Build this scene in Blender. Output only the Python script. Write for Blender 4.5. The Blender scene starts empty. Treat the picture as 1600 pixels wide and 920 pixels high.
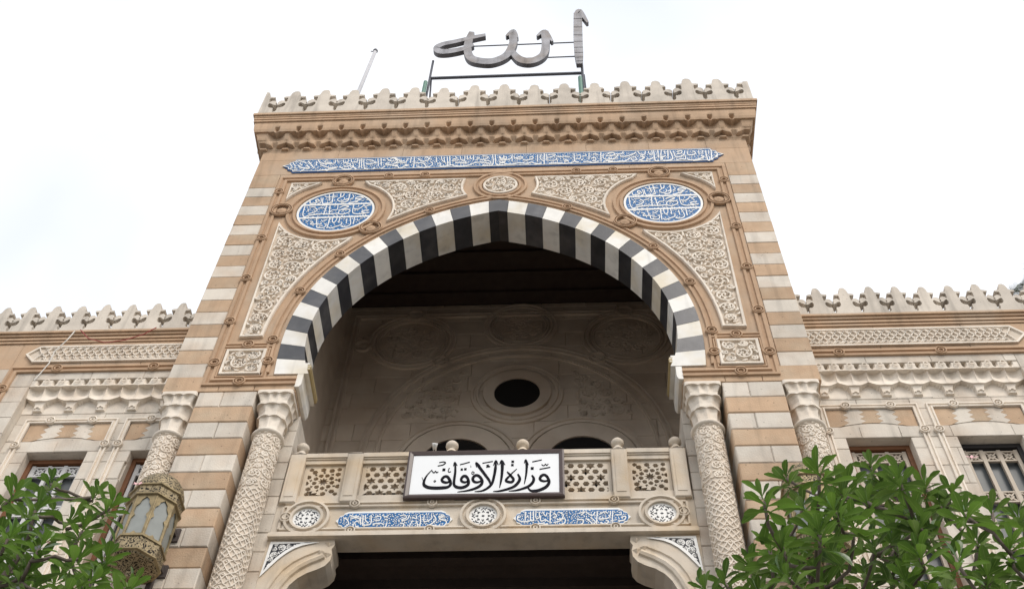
import bpy, math, random
import numpy as np
from mathutils import Vector, Matrix
from mathutils.geometry import tessellate_polygon
PI = math.pi
random.seed(11)
scene = bpy.context.scene
C = scene.collection

# ------------------------------------------------------------------ camera, sky, sun, exposure
EYE = (1.0247, -9.9207, 0.0)                 # eye level is z = 0, the ground lies 1.6 m below
YAW, PITCH, ROLL = map(math.radians, (-4.2539, 55.4129, 2.1966))
fw = Vector((math.sin(YAW)*math.cos(PITCH), math.cos(YAW)*math.cos(PITCH), math.sin(PITCH)))
r0 = Vector((math.cos(YAW), -math.sin(YAW), 0)); u0 = r0.cross(fw)
rt = math.cos(ROLL)*r0 + math.sin(ROLL)*u0; up = -math.sin(ROLL)*r0 + math.cos(ROLL)*u0
cd = bpy.data.cameras.new('camera'); cam = bpy.data.objects.new('camera', cd); C.objects.link(cam)
cd.sensor_width = 36.0; cd.lens = 36.0*1807.2/1600; cd.clip_end = 2000; cd.clip_start = 0.05
cam.matrix_world = Matrix(((rt.x, up.x, -fw.x, EYE[0]), (rt.y, up.y, -fw.y, EYE[1]), (rt.z, up.z, -fw.z, EYE[2]), (0, 0, 0, 1)))
scene.camera = cam

SUN_EL, SUN_AZ = math.radians(48), math.radians(150)     # azimuth clockwise from +y
w = bpy.data.worlds.new('World'); scene.world = w; w.use_nodes = True
nt = w.node_tree; nt.nodes.clear()
out = nt.nodes.new('ShaderNodeOutputWorld'); add = nt.nodes.new('ShaderNodeAddShader')
b1 = nt.nodes.new('ShaderNodeBackground'); b2 = nt.nodes.new('ShaderNodeBackground')
sky = nt.nodes.new('ShaderNodeTexSky'); sky.sky_type = 'NISHITA'; sky.sun_disc = False
sky.sun_elevation = SUN_EL; sky.sun_rotation = SUN_AZ; sky.dust_density = 4; sky.air_density = 1.2
b1.inputs['Strength'].default_value = 0.06
tc = nt.nodes.new('ShaderNodeTexCoord'); no = nt.nodes.new('ShaderNodeTexNoise'); no.inputs['Scale'].default_value = 2.2
no.inputs['Detail'].default_value = 4
rp = nt.nodes.new('ShaderNodeValToRGB')                    # thin bright overcast, faintly bluish between the clouds
rp.color_ramp.elements[0].position = .34; rp.color_ramp.elements[0].color = (.70, .74, .80, 1)
rp.color_ramp.elements[1].position = .56; rp.color_ramp.elements[1].color = (1, .995, .985, 1)
nt.links.new(tc.outputs['Generated'], no.inputs['Vector']); nt.links.new(no.outputs['Fac'], rp.inputs['Fac'])
nt.links.new(rp.outputs['Color'], b2.inputs['Color']); b2.inputs['Strength'].default_value = 1.06
nt.links.new(sky.outputs['Color'], b1.inputs['Color'])
nt.links.new(b1.outputs[0], add.inputs[0]); nt.links.new(b2.outputs[0], add.inputs[1]); nt.links.new(add.outputs[0], out.inputs['Surface'])
sd = bpy.data.lights.new('sun', 'SUN'); sd.energy = 1.3; sd.angle = math.radians(18); sd.color = (1, .95, .88)
so = bpy.data.objects.new('sun', sd); C.objects.link(so)
sdir = Vector((math.sin(SUN_AZ)*math.cos(SUN_EL), math.cos(SUN_AZ)*math.cos(SUN_EL), math.sin(SUN_EL)))
so.rotation_euler = sdir.to_track_quat('Z', 'Y').to_euler()
vs = scene.view_settings; vs.view_transform = 'Standard'; vs.look = 'None'; vs.gamma = 1; vs.exposure = 0.0

# ------------------------------------------------------------------ materials
M = {}
def mat(name, col, rough=.8, var=.10, scale=6.0, bump=.3, bscale=40.0, metal=0.0, spec=.3, objvar=0.0, streak=0.0, pits=0.0, tint=None, trans=None, grime=0.0):
    m = bpy.data.materials.new(name); m.use_nodes = True; t = m.node_tree; N = t.nodes; L = t.links
    p = N['Principled BSDF']; p.inputs['Roughness'].default_value = rough; p.inputs['Metallic'].default_value = metal
    p.inputs['Specular IOR Level'].default_value = spec
    g = N.new('ShaderNodeNewGeometry'); pos = g.outputs['Position']
    base = N.new('ShaderNodeRGB'); base.outputs[0].default_value = (*col, 1); c = base.outputs[0]
    def mul(c, fac_socket, lo, hi):
        mr = N.new('ShaderNodeMapRange'); mr.inputs[3].default_value = lo; mr.inputs[4].default_value = hi
        L.new(fac_socket, mr.inputs[0])
        mx = N.new('ShaderNodeVectorMath'); mx.operation = 'SCALE'; L.new(c, mx.inputs[0]); L.new(mr.outputs[0], mx.inputs['Scale']); return mx.outputs[0]
    def noise(sc, det=4, vec=None):
        n = N.new('ShaderNodeTexNoise'); n.inputs['Scale'].default_value = sc; n.inputs['Detail'].default_value = det
        L.new(vec or pos, n.inputs['Vector']); return n.outputs['Fac']
    if tint:
        n = noise(scale*.35, 3); mr = N.new('ShaderNodeMapRange'); mr.inputs[1].default_value = .45; mr.inputs[2].default_value = .7; L.new(n, mr.inputs[0])
        mx = N.new('ShaderNodeMix'); mx.data_type = 'RGBA'; L.new(mr.outputs[0], mx.inputs[0]); L.new(c, mx.inputs[6]); mx.inputs[7].default_value = (*tint, 1); c = mx.outputs[2]
    if var: c = mul(c, noise(scale, 5), 1-var*1.6, 1+var*1.6)
    if streak:
        mp = N.new('ShaderNodeMapping'); mp.inputs['Scale'].default_value = (7, 7, .55); L.new(pos, mp.inputs['Vector'])
        n = noise(1.0, 4, mp.outputs[0]); mr = N.new('ShaderNodeMapRange'); mr.inputs[1].default_value = .52; mr.inputs[2].default_value = .75; L.new(n, mr.inputs[0]); c = mul(c, mr.outputs[0], 1, 1-streak)
    if grime:                                              # soot and rain stains in irregular patches
        mp = N.new('ShaderNodeMapping'); mp.inputs['Scale'].default_value = (1.5, 1.5, .8); L.new(pos, mp.inputs['Vector'])
        n = noise(1.0, 9, mp.outputs[0]); mr = N.new('ShaderNodeMapRange'); mr.inputs[1].default_value = .50; mr.inputs[2].default_value = .72; L.new(n, mr.inputs[0]); c = mul(c, mr.outputs[0], 1, 1-grime)
    if objvar:
        oi = N.new('ShaderNodeObjectInfo'); c = mul(c, oi.outputs['Random'], 1-objvar, 1+objvar)
    if pits:
        v = N.new('ShaderNodeTexVoronoi'); v.inputs['Scale'].default_value = 9; L.new(pos, v.inputs['Vector'])
        mr = N.new('ShaderNodeMapRange'); mr.inputs[1].default_value = .06; mr.inputs[2].default_value = .11; L.new(v.outputs['Distance'], mr.inputs[0]); c = mul(c, mr.outputs[0], 1-pits, 1)
    L.new(c, p.inputs['Base Color'])
    if bump:
        b = N.new('ShaderNodeBump'); b.inputs['Strength'].default_value = bump; b.inputs['Distance'].default_value = .01
        L.new(noise(bscale, 6), b.inputs['Height']); L.new(b.outputs[0], p.inputs['Normal'])
    if trans:
        tr = N.new('ShaderNodeBsdfTranslucent'); tr.inputs[0].default_value = (*trans, 1); ms = N.new('ShaderNodeMixShader'); ms.inputs[0].default_value = .35
        L.new(p.outputs[0], ms.inputs[1]); L.new(tr.outputs[0], ms.inputs[2]); L.new(ms.outputs[0], N['Material Output'].inputs['Surface'])
    M[name] = m; return m
mat('cream', (.645, .59, .515), .85, .09, 5, .45, 45, objvar=.085, streak=.24, pits=.35, tint=(.58, .49, .40), grime=.22)
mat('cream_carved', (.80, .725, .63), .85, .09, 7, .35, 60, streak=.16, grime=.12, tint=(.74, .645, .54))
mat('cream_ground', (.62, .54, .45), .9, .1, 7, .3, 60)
mat('beige', (.625, .555, .465), .8, .08, 5, .3, 45, streak=.2, tint=(.60, .48, .34), grime=.18)
mat('brown', (.505, .352, .232), .85, .11, 6, .55, 50, objvar=.11, streak=.24, pits=.5, tint=(.51, .39, .275), grime=.22)
mat('brown_smooth', (.515, .358, .236), .82, .09, 4, .4, 50, objvar=.05, streak=.22, pits=.2, tint=(.50, .38, .275), grime=.20)
mat('brown_rail', (.47, .32, .208), .82, .12, 6, .3, 60, streak=.12)
mat('merlon', (.62, .56, .485), .85, .13, 4, .45, 40, streak=.34, objvar=.07, pits=.3, grime=.25)
mat('marble', (.79, .775, .735), .45, .07, 5, .15, 30, objvar=.07, streak=.20, tint=(.70, .63, .50), grime=.16)
mat('black_stone', (.032, .034, .041), .32, .35, 7, .15, 40, objvar=.35, spec=.55, streak=.2, tint=(.075, .075, .078))
mat('impost_gold', (.42, .33, .17), .6, .1, 10, .1)
mat('blue_tile', (.010, .118, .320), .5, .32, 11, .15, 30, spec=.3)
mat('blue_deep', (.010, .062, .20), .5, .15, 14, .15, 30, spec=.3)
mat('glaze', (.80, .80, .78), .3, .05, 20, .05, 30, spec=.5)
mat('tile_black', (.02, .022, .03), .4, .1, 20, .05)
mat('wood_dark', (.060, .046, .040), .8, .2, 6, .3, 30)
mat('loggia_stone', (.64, .56, .475), .88, .10, 3, .3, 40, objvar=.06, tint=(.52, .43, .35))
mat('void', (.010, .009, .009), .9, .1, 3, 0)
mat('board', (.80, .82, .84), .35, .03, 3, .0, spec=.5)
mat('board_frame', (.060, .036, .032), .4, .15, 12, .1, spec=.5)
mat('ink', (.010, .010, .014), .75, .05, 12, 0, spec=.08)
mat('brass', (.26, .205, .115), .55, .45, 12, .35, 60, metal=.45)
mat('brass_pierced', (.30, .24, .145), .55, .4, 12, .6, 45, metal=.4)
def pierce(m):                                             # small dark piercings between brass scrolls
    t = m.node_tree; N = t.nodes; L = t.links; p = N['Principled BSDF']; src = p.inputs['Base Color'].links[0].from_socket
    g = N.new('ShaderNodeNewGeometry'); n = N.new('ShaderNodeTexNoise'); n.inputs['Scale'].default_value = 14; n.inputs['Detail'].default_value = 1; L.new(g.outputs['Position'], n.inputs['Vector'])
    mx = N.new('ShaderNodeMix'); mx.data_type = 'RGBA'; mx.inputs[0].default_value = .12; L.new(g.outputs['Position'], mx.inputs[6]); L.new(n.outputs['Color'], mx.inputs[7])
    v = N.new('ShaderNodeTexVoronoi'); v.feature = 'DISTANCE_TO_EDGE'; v.inputs['Scale'].default_value = 30; L.new(mx.outputs[2], v.inputs['Vector'])
    r = N.new('ShaderNodeMapRange'); r.inputs[1].default_value = .13; r.inputs[2].default_value = .20; L.new(v.outputs['Distance'], r.inputs[0])
    k = N.new('ShaderNodeMix'); k.data_type = 'RGBA'; L.new(r.outputs[0], k.inputs[0]); L.new(src, k.inputs[6]); k.inputs[7].default_value = (.02, .016, .01, 1); L.new(k.outputs[2], p.inputs['Base Color'])
pierce(M['brass_pierced'])
mat('frosted', (.25, .265, .25), .35, .12, 9, .12, 14, spec=.5)
mat('iron', (.075, .06, .055), .7, .2, 14, .3)
mat('wood_orange', (.19, .085, .040), .6, .2, 10, .2)
mat('wood_black', (.03, .028, .03), .6, .2, 10, .2)
mat('grille', (.60, .60, .60), .55, .06, 8, .1)
mat('grille_cream', (.50, .43, .35), .6, .06, 8, .1)
mat('pane', (.10, .11, .115), .45, .15, 4, 0, spec=.35)
mat('metal_grey', (.30, .30, .32), .55, .35, 4, .3, 20, metal=.2, streak=.45, tint=(.22, .19, .17))
mat('metal_side', (.17, .165, .175), .6, .35, 5, .3, 20, streak=.4)
mat('ledge_bounce_dark', (.16, .135, .115), .95, .3, 5, .4, 40)  # dark tone chosen to cut light bounced up onto the merlon undersides
mat('metal_dark', (.085, .09, .11), .5, .2, 8, .2)
mat('green_paint', (.10, .22, .17), .55, .2, 8, .2)
mat('pole', (.46, .46, .48), .5, .1, 8, .1)
mat('rope', (.70, .68, .64), .8, .1, 20, .1)
mat('red_wire', (.32, .05, .05), .5, .1, 20, 0)
mat('bark', (.13, .105, .085), .85, .25, 18, .5, 50)
mat('leaf', (.066, .142, .026), .32, .22, 9, .15, 30, spec=.5, objvar=.38, trans=(.15, .28, .04))
mat('leaf_dark', (.052, .112, .026), .34, .35, 5, .15, 30, spec=.5, trans=(.12, .22, .035))
def leaf_look(m):                                          # pale midrib, each leaf its own tone, glossy upper side
    t = m.node_tree; N = t.nodes; L = t.links; p = N['Principled BSDF']; src = p.inputs['Base Color'].links[0].from_socket
    a = N.new('ShaderNodeAttribute'); a.attribute_name = 'rib'; k = N.new('ShaderNodeAttribute'); k.attribute_name = 'tone'
    sc = N.new('ShaderNodeVectorMath'); sc.operation = 'SCALE'; L.new(src, sc.inputs[0]); L.new(k.outputs['Fac'], sc.inputs['Scale'])
    r = N.new('ShaderNodeMapRange'); r.inputs[1].default_value = .05; r.inputs[2].default_value = .16; L.new(a.outputs['Fac'], r.inputs[0])
    mx = N.new('ShaderNodeMix'); mx.data_type = 'RGBA'; L.new(r.outputs[0], mx.inputs[0]); mx.inputs[6].default_value = (.20, .28, .09, 1); L.new(sc.outputs[0], mx.inputs[7])
    yr = N.new('ShaderNodeMapRange'); yr.inputs[1].default_value = 1.15; yr.inputs[2].default_value = 1.7; yr.inputs[4].default_value = .45; L.new(k.outputs['Fac'], yr.inputs[0])   # oldest leaves turn yellow
    my = N.new('ShaderNodeMix'); my.data_type = 'RGBA'; L.new(yr.outputs[0], my.inputs[0]); L.new(mx.outputs[2], my.inputs[6]); my.inputs[7].default_value = (.20, .24, .035, 1); L.new(my.outputs[2], p.inputs['Base Color'])
leaf_look(M['leaf']); leaf_look(M['leaf_dark'])
mat('petal', (.70, .42, .44), .6, .05, 8, 0)
mat('palm', (.20, .23, .18), .5, .2, 8, 0, objvar=.2)
mat('pavement', (.155, .15, .14), .85, .12, 1.2, .3, 20)

# ------------------------------------------------------------------ mesh helpers
WM = {}
def link(o, parent=None):
    C.objects.link(o); WM[o.name] = o.matrix_basis.copy()
    if parent is not None:
        o.parent = parent; o.matrix_parent_inverse = WM[parent.name].inverted()
    return o
def thing(name, label, cat, loc=(0, 0, 0), group=None):
    o = bpy.data.objects.new(name, None); o.location = loc; o.empty_display_size = .2
    C.objects.link(o); WM[o.name] = Matrix.Translation(loc); tag(o, label, cat, group); return o
def tag(o, label, cat=None, group=None):
    o['label'] = label
    if cat: o['category'] = cat
    if group: o['group'] = group
    return o
class B:
    def __init__(s): s.v = []; s.f = []; s.mi = []
    def add(s, vs, fs, mi=0):
        n = len(s.v); s.v += [tuple(v) for v in vs]; s.f += [tuple(i+n for i in f) for f in fs]; s.mi += [mi]*len(fs); return s
    def box(s, x0, x1, y0, y1, z0, z1, mi=0):
        return s.add([(x0,y0,z0),(x1,y0,z0),(x1,y1,z0),(x0,y1,z0),(x0,y0,z1),(x1,y0,z1),(x1,y1,z1),(x0,y1,z1)],
                     [(0,1,5,4),(1,2,6,5),(2,3,7,6),(3,0,4,7),(4,5,6,7),(3,2,1,0)], mi)
    def block(s, x0, x1, y0, y1, z0, z1, c=.008, mi=0):
        """a stone block whose front (y0) edges are worn round"""
        s.add([(x0,y1,z0),(x1,y1,z0),(x1,y1,z1),(x0,y1,z1),(x0,y0+c,z0),(x1,y0+c,z0),(x1,y0+c,z1),(x0,y0+c,z1),
               (x0+c,y0,z0+c),(x1-c,y0,z0+c),(x1-c,y0,z1-c),(x0+c,y0,z1-c)],
              [(8,9,10,11),(4,5,9,8),(5,6,10,9),(6,7,11,10),(7,4,8,11),(0,1,5,4),(1,2,6,5),(2,3,7,6),(3,0,4,7)], mi); return s
    def prism(s, polys, y0, y1, mi=0, c=0.0):
        """polygon in the xz plane (first outline, then holes) given thickness from y0 (front) to y1"""
        if isinstance(polys[0][0], (int, float)): polys = [polys]
        flat = [p for q in polys for p in q]; n = len(flat)
        tris = tessellate_polygon([[Vector((p[0], p[1], 0)) for p in q] for q in polys])
        fs = [tuple(t) for t in tris] + [tuple(i+n for i in reversed(t)) for t in tris]
        k = 0
        for q in polys:
            m = len(q)
            fs += [(k+i, k+(i+1) % m, k+(i+1) % m+n, k+i+n) for i in range(m)]; k += m
        return s.add([(p[0], y0, p[1]) for p in flat]+[(p[0], y1, p[1]) for p in flat], fs, mi)
    def rail(s, path, y, prof, closed=False, mi=0):
        """sweep a profile [(across, out)] along a path in the xz plane; 'out' is towards the viewer (-y)"""
        P = [Vector(p) for p in path]; n = len(P); k = len(prof); vs = []
        for i in range(n):
            a = P[i-1] if (i or closed) else P[i]; b = P[(i+1) % n] if (i < n-1 or closed) else P[i]
            t1 = (P[i]-a); t2 = (b-P[i])
            if t1.length < 1e-9: t1 = t2
            if t2.length < 1e-9: t2 = t1
            t1.normalize(); t2.normalize(); t = (t1+t2)
            t = t.normalized() if t.length > 1e-6 else t1
            nn = Vector((-t.y, t.x)); sc = 1/max(.45, nn.dot(Vector((-t1.y, t1.x))))
            for (d, h) in prof: vs.append((P[i].x+nn.x*d*sc, y-h, P[i].y+nn.y*d*sc))
        fs = []
        for i in range(n if closed else n-1):
            j = (i+1) % n
            fs += [(i*k+q, j*k+q, j*k+q+1, i*k+q+1) for q in range(k-1)]
        if not closed: fs += [tuple(range(k)), tuple((n-1)*k+q for q in reversed(range(k)))]
        return s.add(vs, fs, mi)
    def ribbon(s, pts, wid, h, fn, bev=.3, mi=0, base=0.0):
        """raised stroke: 2-d points + widths mapped to space by fn(u, v, height)"""
        n = len(pts); vs = []
        for i in range(n):
            a = pts[max(i-1, 0)]; b = pts[min(i+1, n-1)]; dx, dy = b[0]-a[0], b[1]-a[1]; l = math.hypot(dx, dy) or 1
            nx, ny = -dy/l, dx/l; hw = wid[i]/2; x, y = pts[i]; q = hw*(1-bev)
            vs += [fn(x+nx*hw, y+ny*hw, base), fn(x+nx*q, y+ny*q, h), fn(x-nx*q, y-ny*q, h), fn(x-nx*hw, y-ny*hw, base)]
        fs = []
        for i in range(n-1): fs += [(i*4+k, i*4+4+k, i*4+5+k, i*4+1+k) for k in range(3)]
        fs += [(0, 1, 2, 3), (n*4-1, n*4-2, n*4-3, n*4-4)]
        return s.add(vs, fs, mi)
    def tube(s, pts, rad, n=6, mi=0):
        P = [Vector(p) for p in pts]; vs = []; m = len(P)
        if isinstance(rad, (int, float)): rad = [rad]*m
        for i in range(m):
            t = (P[min(i+1, m-1)]-P[max(i-1, 0)]).normalized()
            a = t.orthogonal().normalized() if i == 0 else (a-t*a.dot(t)).normalized()
            b = t.cross(a)
            vs += [P[i]+(a*math.cos(2*PI*k/n)+b*math.sin(2*PI*k/n))*rad[i] for k in range(n)]
        fs = [(i*n+k, i*n+(k+1) % n, i*n+n+(k+1) % n, i*n+n+k) for i in range(m-1) for k in range(n)]
        fs += [tuple(reversed(range(n))), tuple((m-1)*n+k for k in range(n))]
        return s.add(vs, fs, mi)
    def lathe(s, prof, cx, cy, n=16, rot=0.0, mi=0):
        k = len(prof); vs = [(cx+r*math.cos(2*PI*i/n+rot), cy+r*math.sin(2*PI*i/n+rot), z) for i in range(n) for r, z in prof]
        fs = [(i*k+q, ((i+1) % n)*k+q, ((i+1) % n)*k+q+1, i*k+q+1) for i in range(n) for q in range(k-1)]
        return s.add(vs, fs, mi)
    def mesh(s, name):
        me = bpy.data.meshes.new(name); me.from_pydata([tuple(v) for v in s.v], [], s.f); me.update(); return me
    def obj(s, name, mats, parent=None, smooth=False, M0=None):
        me = s.mesh(name); mats = [mats] if isinstance(mats, str) else mats
        for m in mats: me.materials.append(M[m])
        if len(mats) > 1: me.polygons.foreach_set('material_index', s.mi)
        if smooth: me.polygons.foreach_set('use_smooth', [True]*len(me.polygons))
        me.update(); o = bpy.data.objects.new(name, me)
        if M0 is not None: o.matrix_basis = M0
        return link(o, parent)
def dup(o, Mx, parent, name=None):
    """a copy that shares mesh data, moved by Mx, with copies of its sub-parts"""
    c = o.copy(); c.matrix_basis = Mx @ WM[o.name]; link(c, parent)
    for ch in list(o.children):
        d = ch.copy(); d.matrix_basis = Mx @ WM[ch.name]; link(d, c)
    return c
MIR = Matrix.Scale(-1, 4, (1, 0, 0))
def T(x, y, z): return Matrix.Translation((x, y, z))
def lerp(a, b, t): return a+(b-a)*t
def arc(cx, cz, r, a0, a1, n): return [(cx+r*math.cos(lerp(a0, a1, i/n)), cz+r*math.sin(lerp(a0, a1, i/n))) for i in range(n+1)]
def circ(cx, cz, r, n=40): return [(cx+r*math.cos(2*PI*i/n), cz+r*math.sin(2*PI*i/n)) for i in range(n)]
def smooth_path(pts, ws, step=5):
    """Catmull-Rom through the points, widths interpolated along the stroke"""
    n = len(pts)
    if n < 3:
        k = 2; P = [(lerp(pts[0][0], pts[1][0], i/k), lerp(pts[0][1], pts[1][1], i/k)) for i in range(k+1)]
    else:
        P = []
        for i in range(n-1):
            p0, p1, p2, p3 = pts[max(i-1, 0)], pts[i], pts[i+1], pts[min(i+2, n-1)]
            for k in range(step):
                t = k/step
                P.append(tuple(.5*(2*p1[d]+(p2[d]-p0[d])*t+(2*p0[d]-5*p1[d]+4*p2[d]-p3[d])*t*t+(3*p1[d]-p0[d]-3*p2[d]+p3[d])*t**3) for d in (0, 1)))
        P.append(tuple(pts[-1]))
    m = len(P)-1; W = []
    for i in range(m+1):
        t = i/m*(len(ws)-1); j = min(int(t), len(ws)-2) if len(ws) > 1 else 0
        W.append(ws[0] if len(ws) == 1 else lerp(ws[j], ws[j+1], t-j))
    return P, W
def inside(p, poly):
    x, y = p; r = False; j = len(poly)-1
    for i in range(len(poly)):
        xi, yi = poly[i]; xj, yj = poly[j]
        if (yi > y) != (yj > y) and x < (xj-xi)*(y-yi)/(yj-yi)+xi: r = not r
        j = i
    return r
def edge_dist(p, poly):
    d = 9e9; x, y = p
    for i in range(len(poly)):
        ax, ay = poly[i-1]; bx, by = poly[i]; ux, uy = bx-ax, by-ay; q = ux*ux+uy*uy or 1e-12
        t = max(0, min(1, ((x-ax)*ux+(y-ay)*uy)/q)); d = min(d, math.hypot(x-ax-ux*t, y-ay-uy*t))
    return d
def arabesque(poly, R, wd, seed, margin=.03):
    """scrolling vines filling a polygon: packed spirals, then leaf commas in what is left. Returns [(pts, widths)]"""
    rng = random.Random(seed); xs = [p[0] for p in poly]; ys = [p[1] for p in poly]
    area = (max(xs)-min(xs))*(max(ys)-min(ys)); cs = []; S = []; occ = []
    for rr in (R, R*.78, R*.58, R*.42):
        for _ in range(int(14*area/(rr*rr))+20):
            p = (rng.uniform(min(xs), max(xs)), rng.uniform(min(ys), max(ys)))
            if not inside(p, poly) or edge_dist(p, poly) < rr+margin*.6: continue
            if any(math.hypot(p[0]-c[0], p[1]-c[1]) < (rr+c[2])*.98 for c in cs): continue
            cs.append((p[0], p[1], rr))
    for k, (x, y, r) in enumerate(cs):
        d = 1 if k % 2 else -1; a0 = rng.uniform(0, 2*PI); turns = 1.75 if r > R*.5 else 1.25; n = int(18*turns); pts = []
        for i in range(n+1):
            t = i/n; rad = r*(.97-.80*t**.85); a = a0+d*2*PI*turns*t; pts.append((x+rad*math.cos(a), y+rad*math.sin(a)))
        S.append((pts, [wd*(1.0-.35*i/n) for i in range(n+1)]))
        m = 7 if r > R*.5 else 4
        for i in range(m):                                     # small leaves curling off the vine
            a = a0+d*2*PI*i/m; rad = r*.70; q = []
            for j in range(4): q.append((x+(rad-r*.11*j)*math.cos(a+d*.16*j), y+(rad-r*.11*j)*math.sin(a+d*.16*j)))
            S.append((q, [wd*.4, wd*1.1, wd*.95, wd*.25]))
        q = [(x-r*.07, y), (x+r*.07, y)]; S.append((q, [wd*1.3, wd*1.3]))
    occ = np.array([p for s in S for p in s[0]]) if S else np.zeros((1, 2))+99
    tries = int(area/(wd*wd)*3.4)
    for _ in range(tries):
        p = (rng.uniform(min(xs), max(xs)), rng.uniform(min(ys), max(ys)))
        if not inside(p, poly) or edge_dist(p, poly) < margin: continue
        a = rng.uniform(0, 2*PI); cv = rng.uniform(-.55, .55); L = wd*rng.uniform(1.6, 3.4); q = []; x, y = p
        for j in range(5): q.append((x, y)); x += math.cos(a)*L/4; y += math.sin(a)*L/4; a += cv
        if not all(inside(z, poly) for z in q): continue
        if edge_dist(q[-1], poly) < margin*.7: continue
        Q = np.array(q); dd = np.sqrt(((occ[None, :, :]-Q[:, None, :])**2).sum(-1)).min()
        if dd < wd*.84: continue
        occ = np.vstack([occ, Q]); S.append((q, [wd*.45, wd*.95, wd*1.05, wd*.8, wd*.3]))
    return S
def fillers(poly, strokes, wd, seed, margin, n, clear=1.25):
    """small floral commas in the ground left free between the letters"""
    rng = random.Random(seed); xs = [p[0] for p in poly]; ys = [p[1] for p in poly]; S = []
    occ = np.array([p for s in strokes for p in s[0]])
    for _ in range(n):
        x, y = rng.uniform(min(xs), max(xs)), rng.uniform(min(ys), max(ys)); a = rng.uniform(0, 2*PI); cv = rng.choice((-.7, .7)); L = wd*rng.uniform(.9, 2.6); q = []
        for j in range(4): q.append((x, y)); x += math.cos(a)*L/3; y += math.sin(a)*L/3; a += cv
        if not all(inside(z, poly) for z in q) or edge_dist(q[0], poly) < margin or edge_dist(q[-1], poly) < margin: continue
        Q = np.array(q)
        if np.sqrt(((occ[None, :, :]-Q[:, None, :])**2).sum(-1)).min() < wd*clear: continue
        occ = np.vstack([occ, Q]); S.append((q, [wd*.5, wd, wd, wd*.4]))
    return S
def squash(y0, k):                # like flat, for strokes drawn with heights scaled by k
    return lambda u, v, h: (u, y0-h, v/k)
def flat(y0):                    # a plane facing the viewer at depth y0
    return lambda u, v, h: (u, y0-h, v)
RAIL2 = [(-.075, 0), (-.070, .034), (-.030, .038), (-.018, .010), (.018, .010), (.030, .038), (.070, .034), (.075, 0)]
def scaleprof(p, a, b): return [(x*a, h*b) for x, h in p]
def knot(b, x, z, r, y, mi=0):
    b.rail(circ(x, z, r, 20), y, scaleprof(RAIL2[:], .36, 1.25), True, mi)
    b.add([(x, y-.035, z)]+[(x+r*.5*math.cos(k*PI/4), y-.012, z+r*.5*math.sin(k*PI/4)) for k in range(8)], [(0, k+1, (k+1) % 8+1) for k in range(8)], mi)
    return b
def loft(rows, x0, x1, n, place):
    """rows: functions a -> (z, out) listed upwards; a runs 0..1..0 from the middle of a cell to its edges"""
    b = B(); k = len(rows); vs = []
    for i in range(n+1):
        t = i/n; a = abs(2*t-1)
        for f in rows:
            z, o = f(a); vs.append(place(lerp(x0, x1, t), o, z))
    return b.add(vs, [(i*k+q, i*k+k+q, i*k+k+q+1, i*k+q+1) for i in range(n) for q in range(k-1)])

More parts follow.
